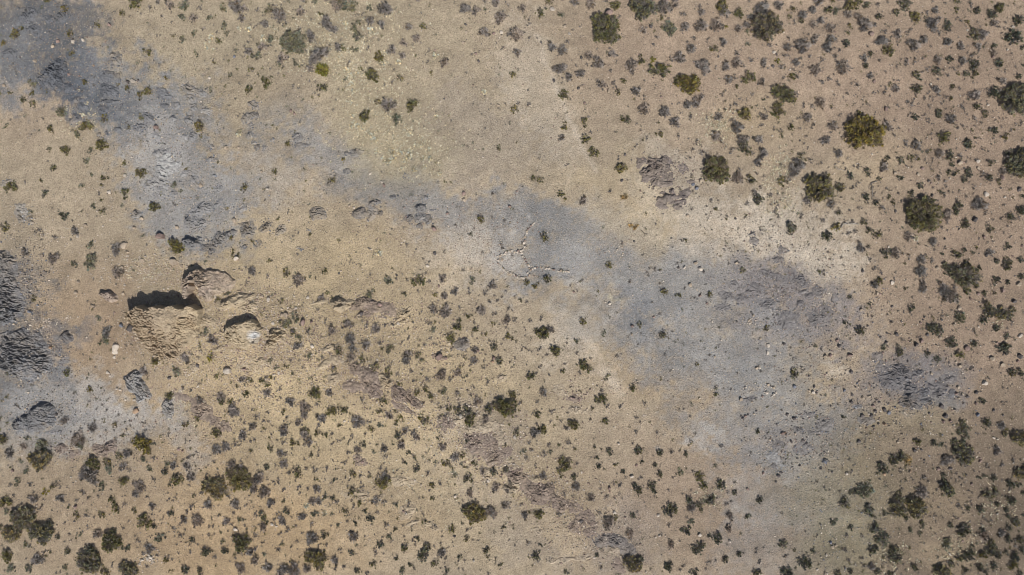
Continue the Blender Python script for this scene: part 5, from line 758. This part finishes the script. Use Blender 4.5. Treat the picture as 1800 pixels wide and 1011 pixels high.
# ---------------------------------------------------------------- LOOSE STONES
STC = {'t': (.42, .345, .265), 'p': (.54, .475, .40), 'k': (.135, .12, .115), 'r': (.29, .215, .185), 'o': (.37, .26, .18), 'b': (.21, .22, .25)}
STN = {'t': 'tan stone', 'p': 'pale stone', 'k': 'dark stone', 'r': 'reddish-brown stone', 'o': 'orange stone', 'b': 'blue-grey stone'}
def ico(sub):
    import bmesh
    bm = bmesh.new(); bmesh.ops.create_icosphere(bm, subdivisions=sub, radius=1.0)
    V = np.array([v.co[:] for v in bm.verts]); F = np.array([[v.index for v in f.verts] for f in bm.faces]); bm.free()
    return V, F
ICO2 = ico(3); ICO1 = ico(1)
def stone_verts(seed, base=ICO2, cuts=9, rough=.05):
    r = np.random.default_rng(seed)
    V = base[0].copy()
    V *= np.array([1.0, r.uniform(.62, .9), r.uniform(.5, .8)])
    for i in range(cuts):
        n = r.normal(size=3); n /= np.linalg.norm(n)
        d = r.uniform(.42, .74)
        k = V @ n - d
        V = V - np.outer(np.clip(k, 0, None), n)
    V *= 1 + rough * (r.random((len(V), 1)) - .5)
    return V
STM = {}
def stone_mesh(tone, v):
    if (tone, v) not in STM:
        V = stone_verts(90 + v * 13 + ord(tone))
        STM[(tone, v)] = mesh_np("stone", V, [ICO2[1]], [M_STONE], None, np.repeat(np.array([STC[tone]]), len(V), 0))
    return STM[(tone, v)]
loose = sorted([cell_xy(cell, float(t.split()[0]), float(t.split()[1])) + (float(t.split()[2]) / 4, t.split()[3]) for cell, txt in STONES.items() for t in txt.split(';')], key=lambda s: -s[2])
many = []; n_st = 0
for (px, py, r, k) in loose:
        n_st += r < 4.4
        if n_st > 195: many.append((px, py, r, k)); continue
        x, y, z = (float(q) for q in at(px, py))
        rm = r * PX * 1.2
        name = "boulder" if r >= 4.4 else "stone"
        o = link(name, stone_mesh(k, int(rng.integers(7))), loc=(x, y, z + rm * .30), rz=float(rng.uniform(0, 6.28)), scale=(rm, rm * float(rng.uniform(.85, 1.1)), rm * float(rng.uniform(.9, 1.25))))
        tag(o, cat="boulder" if r >= 4.4 else "stone")
        size = "tiny" if r < 2.6 else ("small" if r < 3.6 else ("fist-like" if r < 4.4 else "big"))
        size = {"fist-like": "medium"}.get(size, size)
        look = STN[k].replace("stone", "boulder") if r >= 4.4 else STN[k]
        ITEMS.append((o, px, py, size + " " + look, "loose stones lying on the gravel"))

# ---- stones people set in lines: a small ring and two arms
def T31(l): return [cell_xy((3, 1), u, v) for u, v in l]
ARMS = [(T31([(152,560),(108,607),(95,650),(82,700),(76,740),(62,768),(92,812),(108,848),(128,878)]), "pale pinkish stone set in the curved arm running up from the stone ring", "stones of the upper arm"),
        (T31([(134,876),(180,870),(240,874),(300,886),(350,898),(408,898)]), "pale pinkish stone set in the straight arm running right from the stone ring", "stones of the right arm"),
        (T31([(60,752),(20,755),(-20,752),(-62,772),(-104,796),(-92,852),(-56,892),(0,915),(42,935),(92,948),(118,925),(126,890)]), "pale pinkish stone set in the ring on the grey gravel", "stones of the ring")]
for pts, label, grp in ARMS:
    seg = [math.hypot(b[0] - a[0], b[1] - a[1]) for a, b in zip(pts[:-1], pts[1:])]
    s = 0.0; tot = sum(seg)
    while s < tot:
        q = s; i = 0
        while i < len(seg) - 1 and q > seg[i]: q -= seg[i]; i += 1
        a, b = pts[i], pts[i + 1]; f = min(1, q / seg[i])
        px = a[0] + (b[0] - a[0]) * f + float(rng.normal()) * .9; py = a[1] + (b[1] - a[1]) * f + float(rng.normal()) * .9
        r = float(rng.uniform(1.3, 2.6))
        x, y, z = (float(w) for w in at(px, py)); rm = r * PX * 1.15
        o = link("stone", stone_mesh('pppptr'[int(rng.integers(6))], int(rng.integers(7))), loc=(x, y, z + rm * .45), rz=float(rng.uniform(0, 6.28)), scale=(rm * 1.1, rm, rm * 1.25))
        tag(o, label, "stone", grp)
        s += r * float(rng.uniform(1.3, 2.5))

# ---- gravel and scree, far past counting: one object each
def pebble_field(name, P, R, C, label, seed):
    r = np.random.default_rng(seed)
    base = []
    for v in range(12): base.append(stone_verts(400 + v, ICO1, 4, .15))
    base = np.stack(base); nb = base.shape[1]
    x, y, z = at(P[:, 0], P[:, 1]); n = len(x)
    B = base[r.integers(12, size=n)]
    th = r.uniform(0, 6.283, n); c, s = np.cos(th)[:, None], np.sin(th)[:, None]
    sc = R[:, None] * r.uniform(.75, 1.25, (n, 1))
    V = np.stack([(B[..., 0] * c - B[..., 1] * s) * sc + x[:, None], (B[..., 0] * s + B[..., 1] * c) * sc + y[:, None], B[..., 2] * sc * 1.15 + z[:, None] + R[:, None] * .35], -1).reshape(-1, 3)
    F = (ICO1[1][None] + (np.arange(n) * nb)[:, None, None]).reshape(-1, 3)
    me = mesh_np(name, V, [F], [M_STONE], None, np.repeat(C, nb, 0))
    return tag(link(name, me), label, "gravel", kind="stuff")
def cols(keys, n, r):
    ks = np.array([STC[k] for k in keys]); return ks[r.integers(len(ks), size=n)] * r.uniform(.75, 1.2, (n, 1))
# fine gravel over the whole view
n = 42000
P = rng.uniform([-60, -60], [1860, 1071], (n, 2)); gx2 = (P[:, 0] - 900) * PX; gy2 = (505 - P[:, 1]) * PX
keep = rng.random(n) < .35 + 1.1 * sstep(.35, .65, fbm(gx2 * .25, gy2 * .25, 4, 2.2))
P = P[keep]; n = len(P)
pebble_field("fine_gravel", P, .018 + .03 * rng.random(n) ** 2.5, cols("tttppprrko", n, rng), "fine loose gravel strewn over the whole ground", 5)
# coarser stones where the photo shows them: x, y, rx, ry, count, tones, size px
CP = [(480,620,120,80,900,"tttpr",1.5),(420,700,110,70,700,"tttpr",1.3),(620,600,110,60,500,"tttpr",1.4),(285,580,60,50,700,"tttp",1.7),(300,640,50,40,500,"tttpr",1.4),(430,600,70,50,500,"ttpr",1.6),(340,500,60,30,300,"ttpr",1.5),(40,500,40,60,420,"kkbt",1.5),(60,630,50,50,520,"kkbt",1.5),(70,730,50,30,300,"kkbt",1.4),(110,80,120,90,620,"otprkt",1.1),(300,230,170,110,520,"oktpkt",1.1),(1400,500,130,60,520,"kkrbt",1.3),(1420,560,110,60,320,"kkrtp",1.2),(1450,640,80,60,160,"krtp",1.5),(1580,700,110,80,420,"kkrtpb",1.6),(1400,790,90,50,340,"kkbprt",1.5),(1500,760,90,50,160,"krtp",1.3),(1620,610,120,90,240,"krtp",1.5),(1700,500,120,200,420,"rtpk",1.4),(1650,200,200,220,520,"rtpk",1.3),(1300,150,250,130,420,"rtpk",1.2),(1050,120,200,130,380,"rtpk",1.2),(1700,880,140,120,420,"rtpk",1.3),
      (1190,300,60,50,300,"kkrrt",1.3),(1350,420,100,60,260,"kkrt",1.2),(250,470,70,30,420,"pttp",1.5),(330,450,80,30,160,"pttk",1.4),(270,580,60,40,420,"pttrt",1.8),(400,530,90,50,420,"pttr",1.6),(480,590,90,60,420,"pttr",1.6),(330,660,70,60,300,"pttr",1.4),(560,640,140,80,620,"pttrt",1.4),(700,560,150,70,620,"pttrk",1.4),(760,640,150,90,520,"pttrk",1.4),(640,680,100,50,520,"prrtm".replace('m','p'),1.3),(800,740,100,60,520,"pprt",1.5),(860,790,70,60,520,"pprt",1.5),(960,860,90,50,620,"prrtp",1.4),(1050,940,90,50,620,"pprkt",1.4),(700,870,200,90,420,"pttk",1.2),(430,860,250,130,620,"pttk",1.1),(150,880,160,110,420,"pttrk",1.2),(200,790,150,40,360,"ptrk",1.4),
      (50,570,40,30,120,"pttk",1.3),(80,570,20,10,60,"pp",1.2),(130,260,130,130,260,"ttpr",1.1),(110,420,120,80,320,"ttpp",1.3),(280,250,90,80,320,"kbpt",1.2),(370,380,80,60,260,"kbpt",1.3),(650,360,160,70,420,"ptrk",1.2),(640,450,200,60,320,"ptk",1.1),(860,420,90,60,320,"ptr",1.2),(700,420,90,40,180,"ptr",1.2),(1090,430,40,30,120,"pprt",1.3),(1010,690,40,20,90,"rrtp",1.4),(1080,680,90,60,320,"ptr",1.2),(1180,740,150,80,420,"ptr",1.0),(1270,600,150,100,420,"ptkb",1.0),(1470,920,90,80,420,"ptb",1.2),(920,380,120,100,240,"ptr",1.0),(700,110,150,100,240,"ptr",1.1),(870,70,50,60,120,"krt",1.2),(590,180,200,60,240,"ptr",1.0),(1330,680,30,10,40,"pp",1.5),(1320,565,14,8,16,"ptk",1.7),(265,885+100,20,14,40,"pp",1.8),(120,560,10,4,14,"pp",1.5)]
Ps, Rs, Cs = [], [], []
for (ex, ey, erx, ery, eh, et, etu) in els:        # broken debris round each outcrop
    n = int(10 + erx * ery * .22)
    q = rng.normal(size=(n, 2)) * np.array([erx, ery]) * .72 + np.array([ex, ey]) + np.array([1.5, 2.0])
    Ps.append(q); Rs.append(PX * (.6 + 1.5 * rng.random(n) ** 2.2)); Cs.append(np.array(TONE[et]) * rng.uniform(.75, 1.35, (n, 1)))
for (cx_, cy_, sx, sy, n, tones, sp) in CP:
    n = int(n * 1.5)
    q = rng.normal(size=(n, 2)) * np.array([sx, sy]) * .6 + np.array([cx_, cy_]); Ps.append(q)
    Rs.append(sp * PX * rng.uniform(.55, 1.0, n) * (1 + .9 * rng.random(n) ** 6)); Cs.append(cols(tones, n, rng))
Ps.append(np.array([m[:2] for m in many])); Rs.append(np.array([m[2] * PX * 1.2 for m in many])); Cs.append(np.array([STC[m[3]] for m in many]))
pebble_field("scree", np.concatenate(Ps), np.concatenate(Rs), np.concatenate(Cs), "scattered coarse stones and scree between outcrops and shrubs", 6)

# ---------------------------------------------------------------- DEAD WOOD
def branch(name, segs, label, colr=(.42, .39, .35)):
    V = []; F = []; n = 0
    for pts, r0, r1 in segs:
        W3 = []
        for (px, py, dz) in pts:
            x, y, z = (float(q) for q in at(px, py)); W3.append(np.array([x, y, z + dz]))
        k = len(W3); m = 7
        for i, p in enumerate(W3):
            d = W3[min(i + 1, k - 1)] - W3[max(i - 1, 0)]; d /= np.linalg.norm(d)
            a = np.cross(d, [0, 0, 1.0]); a /= np.linalg.norm(a); b = np.cross(a, d); rr = r0 + (r1 - r0) * i / (k - 1)
            for j in range(m): V.append(p + (a * math.cos(j * 6.283 / m) + b * math.sin(j * 6.283 / m)) * rr * (1 + .2 * math.sin(3 * i + j)))
        for i in range(k - 1):
            for j in range(m): F.append([n + i * m + j, n + i * m + (j + 1) % m, n + (i + 1) * m + (j + 1) % m, n + (i + 1) * m + j])
        n += k * m
    V = np.array(V); o0 = V.mean(0)
    me = mesh_np(name, V - o0, [np.array(F)], [M_ROCK], None, np.repeat([colr], len(V), 0), smooth=True)
    return tag(link(name, me, loc=o0), label, "branch")
def C(cell, l): return [cell_xy(cell, u, v) + (z,) for u, v, z in l]
branch("dead_branch", [(C((4,1), [(1112,590,.05),(1118,572,.12),(1132,560,.18),(1160,566,.16),(1200,560,.14),(1235,566,.08)]), .055, .02), (C((4,1), [(1132,560,.18),(1150,548,.22),(1175,552,.2)]), .03, .01)], "pale bleached dead branch lying beside an olive shrub")
branch("dead_branch", [(C((5,1), [(163,262,.04),(125,275,.1),(128,320,.12),(132,368,.08),(175,388,.04)]), .045, .015), (C((5,1), [(125,275,.1),(110,300,.06),(103,312,.03)]), .028, .01), (C((5,1), [(132,368,.08),(128,388,.04)]), .02, .01)], "grey forked dead branch lying right of the mottled bush", (.26, .235, .21))
branch("dead_branch", [(C((4,1), [(1072,160,.03),(1085,178,.07),(1110,182,.08),(1140,190,.04)]), .03, .01)], "thin pale curved stick above the mottled bush", (.45, .41, .36))
branch("dead_branch", [(C((3,1), [(905,605,.03),(925,625,.06),(935,655,.04)]), .028, .01)], "thin dark stick beside an orange-brown straw clump", (.14, .12, .10))
branch("dead_branch", [(C((1,3), [(0,150,.03),(25,165,.06),(45,182,.03)]), .025, .01), (C((1,3), [(25,165,.06),(40,160,.05)]), .015, .008)], "thin grey twig on pale ash-coloured soil at lower left", (.3, .26, .25))
# ---------------------------------------------------------------- LABELS: each thing by its look and its nearest landmark
LANDMARKS += [(280,560,"the tall rock fin"),(425,582,"the white-stained mound"),(905,465,"the stone ring"),(240,680,"the slate slab in the gully"),(1162,290,"the purplish rocks"),(300,295,"the pale slate vein"),(95,130,"the dark upper-left slate"),(60,730,"the lower-left slate mound"),(40,620,"the left-edge slate ridge"),(1600,670,"the lower-right slate flat"),(1490,392,"the bleached dead branch"),(1527,335,"the forked dead branch"),(400,650,"the lone white-based boulder"),(690,260,"the straw tussock patch"),(560,155+220,"the lone slate block"),(740,375,"the middle slate knobs"),(650,540,"the tan ledge strip"),(945,860,"the long mauve rubble strip"),(640,665,"the short mauve strip"),(1025,566,"the lone shrub on grey gravel"),(957,416,"the shrub near upper arm"),(1395,659,"the lone lower-right shrub"),(1100,347,"the upper orange straw clump"),
 (4,4,"the top-left corner"),(1796,4,"the top-right corner"),(4,1007,"the bottom-left corner"),(1796,1007,"the bottom-right corner"),(1165,75,"the pale sage dome"),(810,110,"the bare patch near top"),(640,205,"the shrub over the tussocks"),(735,493,"the wide central shrub"),(1212,590,"the grey gravel fan"),(955,588,"the paired central shrubs"),(990,815,"the forked bottom-centre shrub"),(1058,703,"the dark central shrub"),(1705,552,"the leaning dark pair"),(460,15,"the grey thicket near top"),(1290,865,"the cluster of dark shrubs"),(345,505,"the pinkish crag"),(105,590,"the pointed slate knob"),(185,520,"the squat reddish boulder"),(1440,540,"the purple rubble field")]
ORD = ["nearest", "second nearest", "third nearest", "fourth nearest", "fifth nearest", "sixth nearest", "seventh nearest", "eighth nearest"]
DIRS = ["right of", "up-right from", "above", "up-left from", "left of", "down-left from", "below", "down-right from"]
LX = np.array([l[0] for l in LANDMARKS], float); LY = np.array([l[1] for l in LANDMARKS], float)
bycls = {}
for i, it in enumerate(ITEMS): bycls.setdefault(it[3], []).append(i)
for cls, ids in bycls.items():
    xs = np.array([ITEMS[i][1] for i in ids]); ys = np.array([ITEMS[i][2] for i in ids])
    dx = xs[:, None] - LX[None]; dy = LY[None] - ys[:, None]
    D = np.hypot(dx, dy); S = np.round(np.arctan2(dy, dx) / (math.pi / 4)).astype(int) % 8
    D = np.where(D < 3, 1e6, D)
    for a, i in enumerate(ids):
        same = (S == S[a][None]) & (D < D[a][None])
        rank = same.sum(0)
        cost = rank * 70 + D[a] + (rank > 7) * 1e5
        b = int(np.argmin(cost)); rk = int(rank[b])
        o, px, py, c, grp = ITEMS[i]
        art = "" if len(ids) > 1 else ""
        o["label"] = "%s, %s one %s %s" % (c, ORD[min(rk, 7)], DIRS[int(S[a, b])], LANDMARKS[b][2]) if len(ids) > 1 else "%s %s %s" % (c, DIRS[int(S[a, b])], LANDMARKS[b][2])
        while len(o["label"].replace('-', ' ').split()) > 16 and ', lower' in o['label']: o['label'] = o['label'].replace(', lower right', '')
        o["group"] = grp
